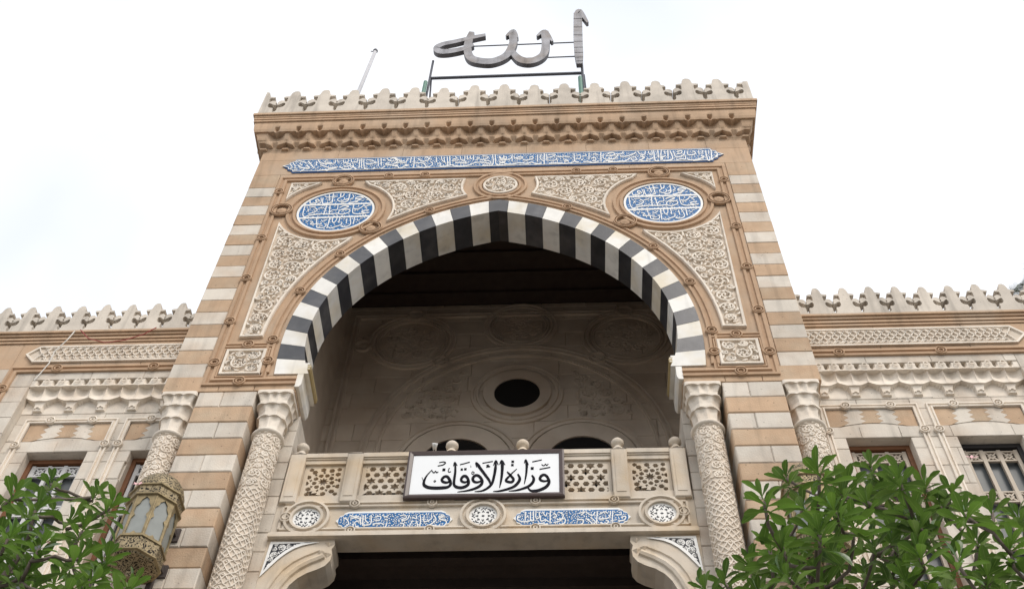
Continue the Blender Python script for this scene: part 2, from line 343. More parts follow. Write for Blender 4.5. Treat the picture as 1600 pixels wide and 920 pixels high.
# traced strokes of the inscriptions (metres on their own wall plane) and branch tips of the trees
DATA = {
 'sign': [[[[0.809,10.788],[0.766,10.775],[0.723,10.79],[0.706,10.831],[0.737,10.886],[0.78,10.881],[0.812,10.819],[0.82,10.747],[0.787,10.677],[0.723,10.628],[0.653,10.604],[0.589,10.611],[0.546,10.678]],[0.02,0.0285,0.0342,0.0314,0.0371,0.0371,0.0342,0.0143]],[[[0.601,10.889],[0.626,10.833],[0.616,10.762],[0.567,10.692],[0.483,10.644],[0.398,10.616],[0.313,10.607]],[0.0172,0.0344,0.0344,0.0287,0.023,0.0086]],[[[0.587,11.014],[0.625,11.013]],[0.0318]],[[[0.519,11.17],[0.534,11.095],[0.533,10.969],[0.523,10.846],[0.507,10.728]],[0.0146,0.0321,0.0263,0.0204,0.0073]],[[[0.502,11.113],[0.522,11.174],[0.558,11.078]],[0.0087,0.0204,0.0073]],[[[0.421,10.914],[0.448,10.837],[0.431,10.762],[0.375,10.686],[0.284,10.638],[0.193,10.61],[0.115,10.604]],[0.0173,0.0345,0.0345,0.0288,0.023,0.0072]],[[[0.408,11.008],[0.356,10.942],[0.307,10.867],[0.273,10.81],[0.288,10.78],[0.345,10.768],[0.368,10.819],[0.328,10.891],[0.283,10.959]],[0.0072,0.0145,0.026,0.0289,0.0289,0.0318,0.0289,0.0145]],[[[0.335,11.146],[0.369,11.146]],[0.0263]],[[[0.332,11.083],[0.366,11.082]],[0.0262]],[[[0.205,11.156],[0.218,11.082],[0.217,10.915],[0.207,10.771],[0.194,10.666]],[0.0146,0.038,0.0321,0.0234,0.0073]],[[[0.182,11.093],[0.208,11.167],[0.254,11.085]],[0.0087,0.0233,0.0073]],[[[0.133,11.147],[0.13,11.021],[0.117,10.876],[0.096,10.753],[0.049,10.673],[-0.027,10.619],[-0.119,10.607]],[0.0146,0.0351,0.0321,0.0321,0.0292,0.0204,0.0073]],[[[0.103,11.08],[0.132,11.164],[0.167,11.087]],[0.0087,0.0233,0.0073]],[[[-0.122,11.132],[-0.075,11.047],[-0.004,10.92],[0.058,10.805],[0.08,10.717]],[0.0175,0.0351,0.0322,0.0292,0.0117]],[[[-0.113,11.052],[-0.125,11.136],[-0.067,11.078]],[0.0073,0.0204,0.0073]],[[[0.043,11.092],[0.014,11.082],[0.033,11.069],[0.059,11.06],[0.012,11.049]],[0.0102]],[[[-0.042,11.126],[0.093,11.159]],[0.0131]],[[[-0.333,11.105],[-0.208,11.151]],[0.0132]],[[[0.606,11.136],[0.73,11.171]],[0.0131]],[[[0.701,10.995],[0.838,11.029]],[0.013]],[[[0.727,11.084],[0.756,11.06],[0.778,11.089],[0.792,11.064],[0.813,11.093]],[0.0101]],[[[-0.042,10.797],[-0.091,10.774],[-0.135,10.789],[-0.154,10.841],[-0.132,10.892],[-0.089,10.897],[-0.044,10.838],[-0.031,10.766],[-0.059,10.706],[-0.128,10.657],[-0.226,10.623],[-0.336,10.606]],[0.0201,0.0287,0.0344,0.0316,0.0344,0.0344,0.0258,0.0072]],[[[-0.142,10.944],[-0.156,10.921],[-0.172,10.94],[-0.164,10.969],[-0.143,10.96],[-0.142,10.942]],[0.0087]],[[[-0.21,10.797],[-0.252,10.778],[-0.293,10.799],[-0.301,10.844],[-0.275,10.889],[-0.237,10.88],[-0.208,10.811],[-0.207,10.744],[-0.242,10.7],[-0.3,10.681],[-0.359,10.699],[-0.389,10.748],[-0.391,10.846],[-0.387,10.97],[-0.394,11.086],[-0.408,11.143]],[0.0201,0.0259,0.0287,0.0316,0.0316,0.0316,0.0345,0.0345,0.0345,0.0316,0.0316,0.0287,0.023,0.0144]],[[[-0.417,11.08],[-0.404,11.147],[-0.368,11.085]],[0.0073,0.0205,0.0073]],[[[-0.32,11.015],[-0.291,11.014]],[0.0262]],[[[-0.274,11.02],[-0.242,11.019]],[0.0262]],[[[-0.443,10.802],[-0.481,10.779],[-0.529,10.792],[-0.551,10.834],[-0.523,10.884],[-0.483,10.885],[-0.446,10.817],[-0.433,10.749],[-0.459,10.701],[-0.515,10.686],[-0.615,10.682],[-0.708,10.694],[-0.761,10.728],[-0.779,10.773],[-0.771,10.845],[-0.746,10.921],[-0.691,11.019]],[0.0201,0.0288,0.0317,0.0317,0.0317,0.0345,0.0345,0.0317,0.0374,0.0374,0.0374,0.0345,0.0288,0.0173,0.0072]],[[[-0.556,11.016],[-0.518,11.015]],[0.0321]],[[[-0.609,11.152],[-0.551,11.164],[-0.526,11.142],[-0.559,11.105],[-0.622,11.089]],[0.0088,0.0147,0.0117]],[[[-0.467,11.045],[-0.479,10.998],[-0.468,10.968],[-0.443,10.98]],[0.0102]],[[[-0.691,10.998],[-0.662,10.96],[-0.644,10.991],[-0.627,10.963],[-0.608,10.98]],[0.0102]],[[[-0.651,10.821],[-0.627,10.811],[-0.64,10.79],[-0.653,10.811]],[0.0087]],[[[-0.81,10.881],[-0.791,10.825]],[0.0058]],[[[-0.193,11.087],[-0.188,11.049]],[0.0058]]],
 'med': [[[[-0.586,0.23],[0.582,0.236]],[0.0239]],[[[-0.594,-0.208],[0.576,-0.191]],[0.0234]],[[[0.409,0.433],[0.357,0.473],[0.291,0.458],[0.277,0.411],[0.332,0.399],[0.383,0.402],[0.316,0.338],[0.238,0.292],[0.177,0.276]],[0.0166]],[[[0.108,0.374],[0.144,0.415],[0.155,0.365],[0.12,0.311],[0.049,0.289]],[0.0165]],[[[0.159,0.588],[0.162,0.361]],[0.0167]],[[[0.003,0.616],[0.012,0.505],[0.049,0.499],[0.062,0.597]],[0.0158]],[[[-0.124,0.604],[-0.102,0.301]],[0.0167]],[[[-0.282,0.479],[-0.261,0.29],[-0.205,0.269],[-0.096,0.31]],[0.0157]],[[[-0.19,0.588],[-0.161,0.36]],[0.0149]],[[[-0.48,0.367],[-0.471,0.292],[-0.407,0.289],[-0.328,0.354],[-0.37,0.424],[-0.393,0.376],[-0.335,0.328]],[0.0166]],[[[-0.315,0.481],[-0.294,0.311],[-0.344,0.258]],[0.0139]],[[[0.288,0.285],[0.332,0.305]],[0.0091]],[[[0.389,0.327],[0.428,0.347]],[0.0092]],[[[0.456,0.349],[0.496,0.362]],[0.0092]],[[[0.078,0.46],[0.093,0.402],[0.039,0.33],[-0.013,0.367],[-0.028,0.413],[0.02,0.482]],[0.0138]],[[[0.208,0.557],[0.237,0.47],[0.188,0.397]],[0.013]],[[[-0.26,0.531],[-0.207,0.49],[-0.132,0.505],[-0.039,0.504]],[0.0121]],[[[-0.542,0.194],[-0.535,-0.062],[-0.492,-0.164],[-0.425,-0.122],[-0.333,-0.1],[-0.214,-0.082],[-0.088,-0.096],[0.05,-0.074]],[0.0165]],[[[-0.476,0.053],[-0.448,0.051]],[0.0237]],[[[-0.462,0.149],[-0.36,0.162]],[0.011]],[[[-0.367,0.126],[-0.313,0.053],[-0.374,-0.038],[-0.449,-0.07]],[0.0146]],[[[-0.178,0.203],[-0.185,-0.116]],[0.0165]],[[[-0.12,0.19],[-0.096,-0.085]],[0.0164]],[[[-0.309,0.104],[-0.216,0.131]],[0.0128]],[[[0.01,0.202],[0.015,0.055],[-0.059,0.037],[-0.092,-0.031]],[0.0128]],[[[0.048,0.117],[0.117,0.174],[0.197,0.146],[0.108,0.068],[0.056,-0.002],[0.066,-0.093],[0.146,-0.106],[0.224,-0.047],[0.231,0.025],[0.161,0.056],[0.103,0.014]],[0.0146]],[[[0.276,0.206],[0.278,0.041],[0.295,-0.069],[0.363,-0.112],[0.454,-0.104],[0.566,-0.074]],[0.0146]],[[[0.291,0.073],[0.361,0.051],[0.423,0.121],[0.447,0.179],[0.478,0.126],[0.519,0.166],[0.564,0.173]],[0.0145]],[[[0.55,0.008],[0.465,-0.005],[0.433,-0.044],[0.493,-0.076]],[0.0144]],[[[0.355,0.187],[0.366,0.131]],[0.0109]],[[[0.495,0.066],[0.513,0.065]],[0.0163]],[[[0.343,-0.224],[0.347,-0.445]],[0.0161]],[[[0.27,-0.229],[0.303,-0.443],[0.232,-0.53],[0.154,-0.505]],[0.0143]],[[[0.222,-0.262],[0.233,-0.422]],[0.0134]],[[[0.1,-0.221],[0.106,-0.398]],[0.0143]],[[[0.057,-0.201],[0.044,-0.342],[-0.002,-0.357],[-0.017,-0.215]],[0.0135]],[[[-0.063,-0.23],[-0.064,-0.564]],[0.0161]],[[[0.164,-0.404],[0.141,-0.356],[0.15,-0.453],[0.055,-0.521],[-0.011,-0.558],[-0.043,-0.516]],[0.0142]],[[[-0.279,-0.219],[-0.257,-0.415]],[0.0144]],[[[-0.376,-0.321],[-0.324,-0.341],[-0.356,-0.41],[-0.276,-0.417],[-0.168,-0.419]],[0.0125]],[[[-0.241,-0.433],[-0.23,-0.521],[-0.124,-0.538],[-0.09,-0.444],[-0.124,-0.422]],[0.0142]],[[[-0.208,-0.47],[-0.137,-0.473]],[0.0089]],[[[-0.193,-0.277],[-0.162,-0.335],[-0.102,-0.264]],[0.0116]],[[[-0.447,-0.303],[-0.407,-0.319]],[0.0126]],[[[-0.507,-0.265],[-0.461,-0.254]],[0.0099]],[[[0.396,-0.271],[0.408,-0.334],[0.442,-0.309]],[0.0098]],[[[0.436,-0.273],[0.482,-0.263]],[0.0089]],[[[-0.311,-0.412],[-0.298,-0.483]],[0.0107]]],
 'band': [[[[-3.577,18.883],[-3.502,18.753],[-3.425,18.611]],[0.0217]],[[[-3.414,18.874],[-3.398,18.692]],[0.0189]],[[[-3.394,18.915],[-3.304,18.77],[-3.116,18.759],[-3.06,18.783],[-3.07,18.896]],[0.019]],[[[-3.589,18.565],[-3.655,18.487]],[0.0187]],[[[-3.734,18.711],[-3.639,18.623],[-3.503,18.601],[-3.575,18.716]],[0.0215]],[[[-3.322,18.715],[-3.233,18.655],[-3.117,18.593],[-2.988,18.613],[-3.084,18.55],[-3.34,18.496]],[0.0188]],[[[-3.218,18.905],[-3.259,18.823],[-3.118,18.773]],[0.0162]],[[[-3.029,18.894],[-2.999,18.78]],[0.0189]],[[[-2.921,18.887],[-2.892,18.774],[-2.828,18.798],[-2.829,18.896]],[0.0189]],[[[-2.777,18.907],[-2.748,18.793],[-2.658,18.816],[-2.659,18.928]],[0.0189]],[[[-2.878,18.773],[-2.763,18.711],[-2.805,18.63],[-2.887,18.649]],[0.0188]],[[[-2.965,18.639],[-2.858,18.537],[-2.74,18.544],[-2.702,18.652],[-2.763,18.614]],[0.0214]],[[[-2.712,18.625],[-2.63,18.51]],[0.024]],[[[-2.615,18.897],[-2.587,18.535]],[0.0189]],[[[-2.583,18.91],[-2.543,18.546]],[0.0189]],[[[-2.541,18.893],[-2.491,18.557],[-2.418,18.498]],[0.0188]],[[[-2.49,18.862],[-2.379,18.828],[-2.316,18.74],[-2.442,18.692],[-2.49,18.75]],[0.0175]],[[[-2.467,18.68],[-2.366,18.715],[-2.276,18.738]],[0.016]],[[[-2.282,18.906],[-2.241,18.611]],[0.0188]],[[[-2.222,18.902],[-2.189,18.622]],[0.0188]],[[[-2.296,18.573],[-2.316,18.52],[-2.183,18.512],[-2.116,18.618]],[0.0186]],[[[-2.184,18.844],[-2.152,18.842]],[0.0268]],[[[-2.121,18.897],[-2.015,18.778],[-1.981,18.832]],[0.0188]],[[[-2.049,18.725],[-2.123,18.674],[-1.985,18.624],[-1.901,18.578]],[0.0187]],[[[-1.973,18.888],[-1.924,18.801]],[0.0188]],[[[-3.267,18.533],[-3.154,18.486]],[0.0187]],[[[-3.893,18.776],[-3.832,18.661],[-3.862,18.608]],[0.0162]],[[[-3.849,18.829],[-3.77,18.685]],[0.0162]],[[[-3.795,18.826],[-3.753,18.894],[-3.667,18.861],[-3.587,18.786]],[0.0162]],[[[-3.81,18.536],[-3.719,18.551]],[0.0134]],[[[-3.722,18.794],[-3.656,18.72]],[0.0162]],[[[-3.787,18.631],[-3.735,18.601]],[0.0161]],[[[-2.051,18.877],[-1.973,18.9],[-1.908,18.784],[-1.952,18.704]],[0.0188]],[[[-1.976,18.929],[-1.841,18.781],[-1.776,18.791]],[0.0188]],[[[-1.719,18.885],[-1.756,18.72],[-1.862,18.726],[-1.989,18.678]],[0.0187]],[[[-1.668,18.911],[-1.66,18.687]],[0.0188]],[[[-1.609,18.921],[-1.585,18.517]],[0.0201]],[[[-1.545,18.875],[-1.44,18.743],[-1.34,18.807],[-1.36,18.892],[-1.413,18.896]],[0.0187]],[[[-1.567,18.681],[-1.475,18.69],[-1.392,18.644]],[0.0186]],[[[-1.544,18.57],[-1.433,18.509],[-1.357,18.532],[-1.405,18.644]],[0.0185]],[[[-1.98,18.595],[-1.904,18.618],[-1.839,18.505],[-1.755,18.582],[-1.678,18.605],[-1.761,18.637]],[0.0199]],[[[-1.309,18.918],[-1.329,18.834],[-1.273,18.803]],[0.016]],[[[-1.293,18.721],[-1.247,18.635],[-1.304,18.529],[-1.393,18.493]],[0.0186]],[[[-1.201,18.897],[-1.185,18.687]],[0.0187]],[[[-1.108,18.906],[-1.085,18.764],[-1.012,18.663]],[0.0187]],[[[-1.062,18.903],[-1.035,18.706]],[0.016]],[[[-1.002,18.899],[-0.966,18.564]],[0.02]],[[[-0.956,18.911],[-0.927,18.575]],[0.02]],[[[-1.167,18.631],[-1.103,18.654],[-1.109,18.545],[-1.016,18.539],[-0.862,18.585]],[0.0198]],[[[-0.901,18.781],[-0.812,18.832],[-0.855,18.891]],[0.0172]],[[[-0.911,18.726],[-0.768,18.76]],[0.0159]],[[[-0.763,18.899],[-0.735,18.758],[-0.674,18.74],[-0.677,18.908]],[0.0186]],[[[-0.63,18.906],[-0.616,18.751]],[0.0186]],[[[-0.577,18.902],[-0.557,18.761]],[0.0186]],[[[-0.512,18.927],[-0.516,18.731]],[0.0186]],[[[-0.84,18.653],[-0.736,18.661],[-0.629,18.627],[-0.673,18.712]],[0.0198]],[[[-0.887,18.559],[-0.754,18.524],[-0.598,18.543],[-0.472,18.645],[-0.314,18.636],[-0.194,18.588],[-0.211,18.685],[-0.317,18.706]],[0.0184]],[[[-0.476,18.729],[-0.401,18.822],[-0.455,18.839]],[0.0158]],[[[-0.351,18.889],[-0.244,18.855],[-0.28,18.773],[-0.397,18.724]],[0.0173]],[[[-0.168,18.935],[-0.154,18.544],[-0.336,18.528]],[0.0199]],[[[-0.114,18.917],[-0.097,18.596],[-0.048,18.497]],[0.0199]],[[[-0.046,18.871],[-0.017,18.757],[0.073,18.836]],[0.0172]],[[[-0.04,18.662],[0.028,18.589],[0.078,18.669]],[0.0197]],[[[-0.075,18.534],[0.082,18.517]],[0.0157]],[[[-0.031,18.864],[-0.002,18.778],[0.09,18.759],[0.088,18.857]],[0.0185]],[[[0.034,18.888],[0.037,18.776]],[0.0159]],[[[-0.04,18.711],[0.065,18.705],[0.156,18.741],[0.193,18.851]],[0.0184]],[[[0.192,18.907],[0.198,18.655]],[0.0185]],[[[0.22,18.821],[0.301,18.733],[0.392,18.783],[0.339,18.828],[0.274,18.762]],[0.0185]],[[[0.393,18.686],[0.485,18.68],[0.576,18.744],[0.563,18.815],[0.511,18.776]],[0.0184]],[[[-0.035,18.559],[0.041,18.637],[0.082,18.552],[0.226,18.544],[0.33,18.579],[0.474,18.543],[0.551,18.594],[0.643,18.52],[0.734,18.542]],[0.0196]],[[[0.661,18.879],[0.656,18.601]],[0.0185]],[[[0.727,18.903],[0.708,18.737],[0.773,18.622]],[0.0172]],[[[0.78,18.914],[0.779,18.498]],[0.0211]],[[[0.826,18.897],[0.832,18.619]],[0.0185]],[[[0.852,18.868],[0.984,18.874],[0.931,18.793],[0.839,18.757]],[0.0171]],[[[0.851,18.645],[0.982,18.651],[1.009,18.747]],[0.017]],[[[0.996,18.803],[1.075,18.771],[1.14,18.781],[1.245,18.761]],[0.0184]],[[[1.009,18.719],[1.02,18.58]],[0.0157]],[[[0.864,18.534],[1.007,18.54],[1.136,18.505],[1.266,18.525],[1.346,18.616]],[0.0195]],[[[1.126,18.684],[1.216,18.61],[1.137,18.587]],[0.0183]],[[[1.326,18.896],[1.333,18.589],[1.41,18.557]],[0.0197]],[[[1.364,18.809],[1.442,18.805],[1.426,18.694],[1.348,18.685]],[0.017]],[[[1.523,18.856],[1.547,18.798],[1.467,18.761]],[0.017]],[[[1.603,18.893],[1.587,18.63]],[0.0184]],[[[1.448,18.638],[1.479,18.636]],[0.026]],[[[1.487,18.553],[1.566,18.562],[1.655,18.516],[1.773,18.564]],[0.0181]],[[[1.635,18.682],[1.701,18.706],[1.71,18.595],[1.644,18.585]],[0.0182]],[[[1.666,18.819],[1.719,18.844],[1.769,18.785]],[0.017]],[[[1.813,18.895],[1.804,18.534]],[0.021]],[[[1.857,18.864],[1.855,18.669],[1.97,18.621],[2.0,18.688]],[0.0183]],[[[1.899,18.778],[1.976,18.745],[2.044,18.797]],[0.0169]],[[[1.837,18.533],[1.942,18.568],[2.03,18.521]],[0.0181]],[[[1.916,18.866],[1.967,18.83]],[0.0157]],[[[1.944,18.856],[2.028,18.88],[2.065,18.789],[1.967,18.766]],[0.0193]],[[[2.08,18.818],[2.176,18.812],[2.223,18.899]],[0.0179]],[[[1.936,18.68],[2.015,18.617],[2.072,18.672],[2.12,18.786]],[0.0192]],[[[2.158,18.725],[2.267,18.719],[2.396,18.799],[2.455,18.855]],[0.0192]],[[[1.929,18.535],[2.037,18.508],[2.147,18.536],[2.243,18.545],[2.346,18.656]],[0.0204]],[[[2.361,18.684],[2.43,18.68],[2.437,18.577],[2.368,18.567],[2.359,18.655]],[0.0191]],[[[2.486,18.912],[2.52,18.792],[2.601,18.772],[2.624,18.904]],[0.0193]],[[[2.679,18.901],[2.691,18.782],[2.739,18.779],[2.742,18.912]],[0.0193]],[[[2.514,18.704],[2.593,18.67],[2.547,18.6],[2.474,18.532]],[0.0191]],[[[2.614,18.582],[2.697,18.591],[2.757,18.661]],[0.019]],[[[2.515,18.529],[2.69,18.499]],[0.0163]],[[[2.777,18.91],[2.775,18.543],[2.84,18.51]],[0.022]],[[[2.853,18.92],[2.843,18.626]],[0.0206]],[[[2.915,18.917],[2.893,18.652],[2.98,18.706]],[0.0192]],[[[2.976,18.898],[2.971,18.765]],[0.0192]],[[[3.032,18.91],[3.01,18.587]],[0.0206]],[[[3.072,18.892],[3.093,18.597],[3.019,18.529],[2.909,18.521]],[0.0206]],[[[2.866,18.654],[2.915,18.593],[2.871,18.552]],[0.0218]],[[[3.132,18.874],[3.153,18.652],[3.249,18.661],[3.312,18.745],[3.339,18.876]],[0.0192]],[[[3.184,18.841],[3.284,18.874],[3.26,18.777],[3.176,18.753]],[0.0178]],[[[3.379,18.859],[3.379,18.726],[3.472,18.706],[3.522,18.791],[3.474,18.853]],[0.0191]],[[[3.154,18.521],[3.239,18.559],[3.32,18.555],[3.323,18.715]],[0.0189]],[[[3.349,18.567],[3.397,18.507],[3.506,18.515],[3.652,18.608],[3.603,18.654]],[0.0203]],[[[3.448,18.481],[3.6,18.509]],[0.0162]],[[[3.585,18.861],[3.582,18.714]],[0.0191]],[[[3.655,18.872],[3.632,18.726]],[0.0191]],[[[3.71,18.869],[3.71,18.517],[3.749,18.509],[3.757,18.631]],[0.0205]],[[[3.771,18.865],[3.754,18.719]],[0.0164]],[[[3.812,18.863],[3.781,18.49]],[0.0218]],[[[3.856,18.771],[3.91,18.709],[3.841,18.597],[3.902,18.645]],[0.0163]]],
 'bl': [[[[-1.749,10.258],[-1.695,10.229],[-1.665,10.16],[-1.709,10.12]],[0.0141]],[[[-1.674,10.297],[-1.6,10.268],[-1.551,10.281]],[0.0131]],[[[-1.656,10.235],[-1.578,10.254],[-1.522,10.212],[-1.589,10.186],[-1.608,10.105]],[0.0141]],[[[-1.581,10.131],[-1.528,10.103]],[0.013]],[[[-1.503,10.294],[-1.486,10.129]],[0.0151]],[[[-1.529,10.267],[-1.513,10.144]],[0.0131]],[[[-1.472,10.293],[-1.462,10.211],[-1.417,10.169]],[0.0141]],[[[-1.402,10.292],[-1.39,10.155],[-1.482,10.136]],[0.0141]],[[[-1.348,10.263],[-1.279,10.269],[-1.291,10.207],[-1.363,10.222]],[0.0131]],[[[-1.365,10.154],[-1.267,10.166],[-1.224,10.138]],[0.014]],[[[-1.348,10.1],[-1.257,10.084],[-1.201,10.11],[-1.188,10.178]],[0.0139]],[[[-1.261,10.289],[-1.217,10.261],[-1.18,10.287]],[0.0131]],[[[-1.223,10.219],[-1.183,10.219]],[0.013]],[[[-1.038,10.271],[-0.979,10.283],[-0.955,10.241],[-1.013,10.215]],[0.013]],[[[-1.027,10.161],[-0.976,10.146],[-0.99,10.093],[-1.029,10.087]],[0.014]],[[[-0.919,10.282],[-0.943,10.214],[-1.011,10.195]],[0.013]],[[[-0.886,10.254],[-0.824,10.225],[-0.839,10.28]],[0.013]],[[[-0.871,10.199],[-0.901,10.091],[-0.803,10.102],[-0.831,10.198]],[0.014]],[[[-0.789,10.279],[-0.773,10.21],[-0.777,10.088]],[0.015]],[[[-0.734,10.278],[-0.73,10.182],[-0.672,10.195],[-0.635,10.235],[-0.648,10.276]],[0.014]],[[[-0.618,10.276],[-0.583,10.207],[-0.638,10.14],[-0.732,10.088]],[0.015]],[[[-0.685,10.114],[-0.606,10.119],[-0.535,10.097]],[0.0129]],[[[-0.557,10.254],[-0.477,10.259],[-0.544,10.219],[-0.452,10.177],[-0.477,10.109],[-0.556,10.111]],[0.014]]],
 'br': [[[[0.438,10.254],[0.43,10.186],[0.519,10.157],[0.637,10.182]],[0.0139]],[[[0.468,10.24],[0.429,10.213]],[0.0119]],[[[0.522,10.307],[0.524,10.171]],[0.0149]],[[[0.541,10.238],[0.564,10.238]],[0.0198]],[[[0.587,10.306],[0.588,10.163]],[0.0139]],[[[0.626,10.312],[0.627,10.162]],[0.0149]],[[[0.656,10.312],[0.657,10.209],[0.696,10.215],[0.696,10.304]],[0.0139]],[[[0.736,10.303],[0.775,10.234],[0.795,10.288]],[0.0129]],[[[0.716,10.249],[0.716,10.167],[0.775,10.179],[0.814,10.151]],[0.0139]],[[[0.835,10.315],[0.829,10.124]],[0.0149]],[[[0.52,10.101],[0.618,10.101],[0.716,10.126],[0.834,10.094]],[0.0128]],[[[0.875,10.286],[0.914,10.231],[0.864,10.211]],[0.0129]],[[[0.934,10.299],[0.993,10.243],[0.952,10.162],[0.873,10.137]],[0.0139]],[[[0.913,10.176],[1.012,10.188],[1.001,10.121],[0.912,10.095],[0.853,10.09]],[0.0138]],[[[1.181,10.266],[1.261,10.292],[1.21,10.238]],[0.0128]],[[[1.159,10.171],[1.238,10.17],[1.226,10.116],[1.177,10.097]],[0.0138]],[[[1.271,10.292],[1.348,10.236],[1.389,10.29]],[0.0138]],[[[1.268,10.196],[1.344,10.114],[1.284,10.095]],[0.0138]],[[[1.327,10.209],[1.384,10.14],[1.353,10.1]],[0.0128]],[[[1.415,10.3],[1.397,10.093]],[0.0148]],[[[1.437,10.247],[1.508,10.287],[1.546,10.259]],[0.0128]],[[[1.425,10.18],[1.543,10.191],[1.576,10.258],[1.578,10.299]],[0.0137]],[[[1.442,10.125],[1.5,10.104],[1.55,10.137],[1.512,10.158]],[0.0137]],[[[1.607,10.299],[1.588,10.109]],[0.0138]],[[[1.634,10.243],[1.703,10.242],[1.706,10.29]],[0.0128]],[[[1.659,10.148],[1.738,10.16],[1.76,10.214],[1.701,10.201]],[0.0137]],[[[1.609,10.135],[1.627,10.101],[1.715,10.109]],[0.0127]]],
 'roof': [[[[1.579,26.31],[1.549,24.954],[1.543,23.945],[1.543,23.351]],[0.199,0.2073,0.1907,0.1244]],[[[1.51,26.215],[1.624,26.432],[1.792,25.702]],[0.0662,0.1406,0.0496]],[[[0.791,25.25],[0.818,24.603],[0.758,23.91],[0.51,23.592],[0.239,23.709],[0.043,24.213]],[0.1774,0.1855,0.1774,0.1693,0.1774,0.121]],[[[0.619,24.98],[0.799,25.228],[0.968,24.641]],[0.04,0.1201,0.048]],[[[0.043,25.292],[0.085,24.663],[-0.037,23.973],[-0.298,23.655],[-0.567,23.647],[-0.827,23.841],[-0.931,24.342],[-0.926,24.85],[-0.884,25.35]],[0.1865,0.1865,0.1784,0.1703,0.1703,0.1784,0.1784,0.1784,0.1216]],[[[-0.084,25.039],[0.071,25.311],[0.18,24.913]],[0.0403,0.1208,0.0403]],[[[-0.558,25.132],[-0.827,25.018],[-1.217,24.812],[-1.507,24.672],[-1.632,24.479],[-1.557,24.272],[-1.339,24.245],[-1.031,24.37],[-0.805,24.584]],[0.0891,0.1053,0.1134,0.1215,0.1457,0.1457,0.1376,0.1215,0.081]]],
 'TL': [[-3.1,-3.57,6.73],[-2.69,-3.57,6.58],[-3.07,-3.98,6.19],[-2.64,-4.3,5.7],[-2.52,-4.62,5.13],[-2.45,-4.16,5.71],[-2.22,-4.13,5.88],[-2.27,-4.64,5.02],[-2.0,-4.63,4.94],[-3.21,-3.3,6.08],[-2.27,-3.79,5.7],[-2.23,-4.37,4.96],[-2.15,-4.09,5.23],[-2.24,-3.34,5.84],[-3.59,-3.44,6.52],[-3.42,-3.52,6.04],[-2.51,-4.15,5.07],[-2.24,-4.01,5.14],[-3.04,-3.75,5.46],[-1.68,-4.61,4.61],[-3.5,-3.92,6.18],[-3.06,-4.32,5.35]],
 'TR': [[2.77,-3.47,6.83],[2.68,-4.61,5.69],[3.12,-3.75,6.45],[3.45,-3.48,6.92],[3.27,-4.38,5.85],[3.82,-3.45,6.72],[3.99,-3.48,6.61],[2.27,-4.67,5.38],[2.77,-3.71,6.27],[2.68,-4.7,5.25],[3.15,-4.0,6.03],[3.39,-4.09,5.81],[3.59,-4.42,5.48],[3.85,-4.25,5.66],[4.36,-3.57,6.25],[2.66,-4.26,5.52],[2.84,-4.49,5.32],[3.37,-3.72,6.03],[3.48,-4.07,5.65],[3.99,-3.58,6.04],[3.8,-4.37,5.22],[2.34,-4.25,5.36],[2.69,-3.58,5.92],[2.82,-3.99,5.55],[3.1,-3.99,5.6],[3.23,-4.37,5.17],[3.31,-4.68,4.83],[2.38,-3.39,6.0],[2.32,-4.58,4.84],[2.14,-3.52,5.74],[2.64,-4.18,5.14],[3.2,-3.37,5.89],[3.18,-4.14,5.17],[3.72,-3.39,5.78],[3.81,-3.92,5.37],[3.83,-4.36,5.02],[2.37,-3.66,5.48],[1.96,-3.76,5.46],[2.6,-3.74,5.35],[2.79,-4.05,5.03],[2.99,-4.39,4.71],[3.52,-3.8,5.17],[3.52,-4.55,4.58],[4.4,-3.73,5.95],[4.32,-3.81,5.57],[3.96,-4.17,4.93],[2.23,-3.58,5.41],[4.2,-4.43,5.16]],
}
# ------------------------------------------------------------------ ground
g = B(); g.add([(-300, -300, -1.6), (300, -300, -1.6), (300, 300, -1.6), (-300, 300, -1.6)], [(0, 1, 2, 3)])
go = g.obj('ground', 'pavement'); go['kind'] = 'structure'

# ------------------------------------------------------------------ gateway tower
tower = thing('gate_tower', 'tall striped stone gateway tower with black and white pointed arch', 'tower', (0, 2, -1.6))
AO = [-.136, .481, -.675, .792, .05, 3.029]; AI = [.081, -.358, .516, -.003, .286, 2.665]; ZC = 13.2
pv = lambda c, t: sum(k*t**(len(c)-1-i) for i, k in enumerate(c))
def arch_curve(c, zb, n=160, off=0.0):
    """right half from the base (z = zb) up to the apex, offset outwards"""
    t0 = -.30
    while ZC+pv(c, t0)*math.sin(t0) < zb: t0 += .002
    P = [(pv(c, lerp(t0, PI/2, i/n))*math.cos(lerp(t0, PI/2, i/n)), ZC+pv(c, lerp(t0, PI/2, i/n))*math.sin(lerp(t0, PI/2, i/n))) for i in range(n+1)]
    P[-1] = (0.0, P[-1][1])
    if off:
        Q = []
        for i, p in enumerate(P):
            a = P[max(i-1, 0)]; b = P[min(i+1, n)]; dx, dz = b[0]-a[0], b[1]-a[1]; l = math.hypot(dx, dz); Q.append((p[0]+dz/l*off, p[1]-dx/l*off))
        P = [q for q in Q if q[0] >= 0]; P.append((0.0, P[-1][1]+.001))
    return P
def resample(P, m):
    d = [0]
    for a, b in zip(P, P[1:]): d.append(d[-1]+math.hypot(b[0]-a[0], b[1]-a[1]))
    out = []; j = 0
    for k in m:
        s = k*d[-1]
        while j < len(d)-2 and d[j+1] < s: j += 1
        t = (s-d[j])/(d[j+1]-d[j]); out.append((lerp(P[j][0], P[j+1][0], t), lerp(P[j][1], P[j+1][1], t)))
    return out
ZB = 12.575
OUT = arch_curve(AO, ZB); INN = arch_curve(AI, ZB)
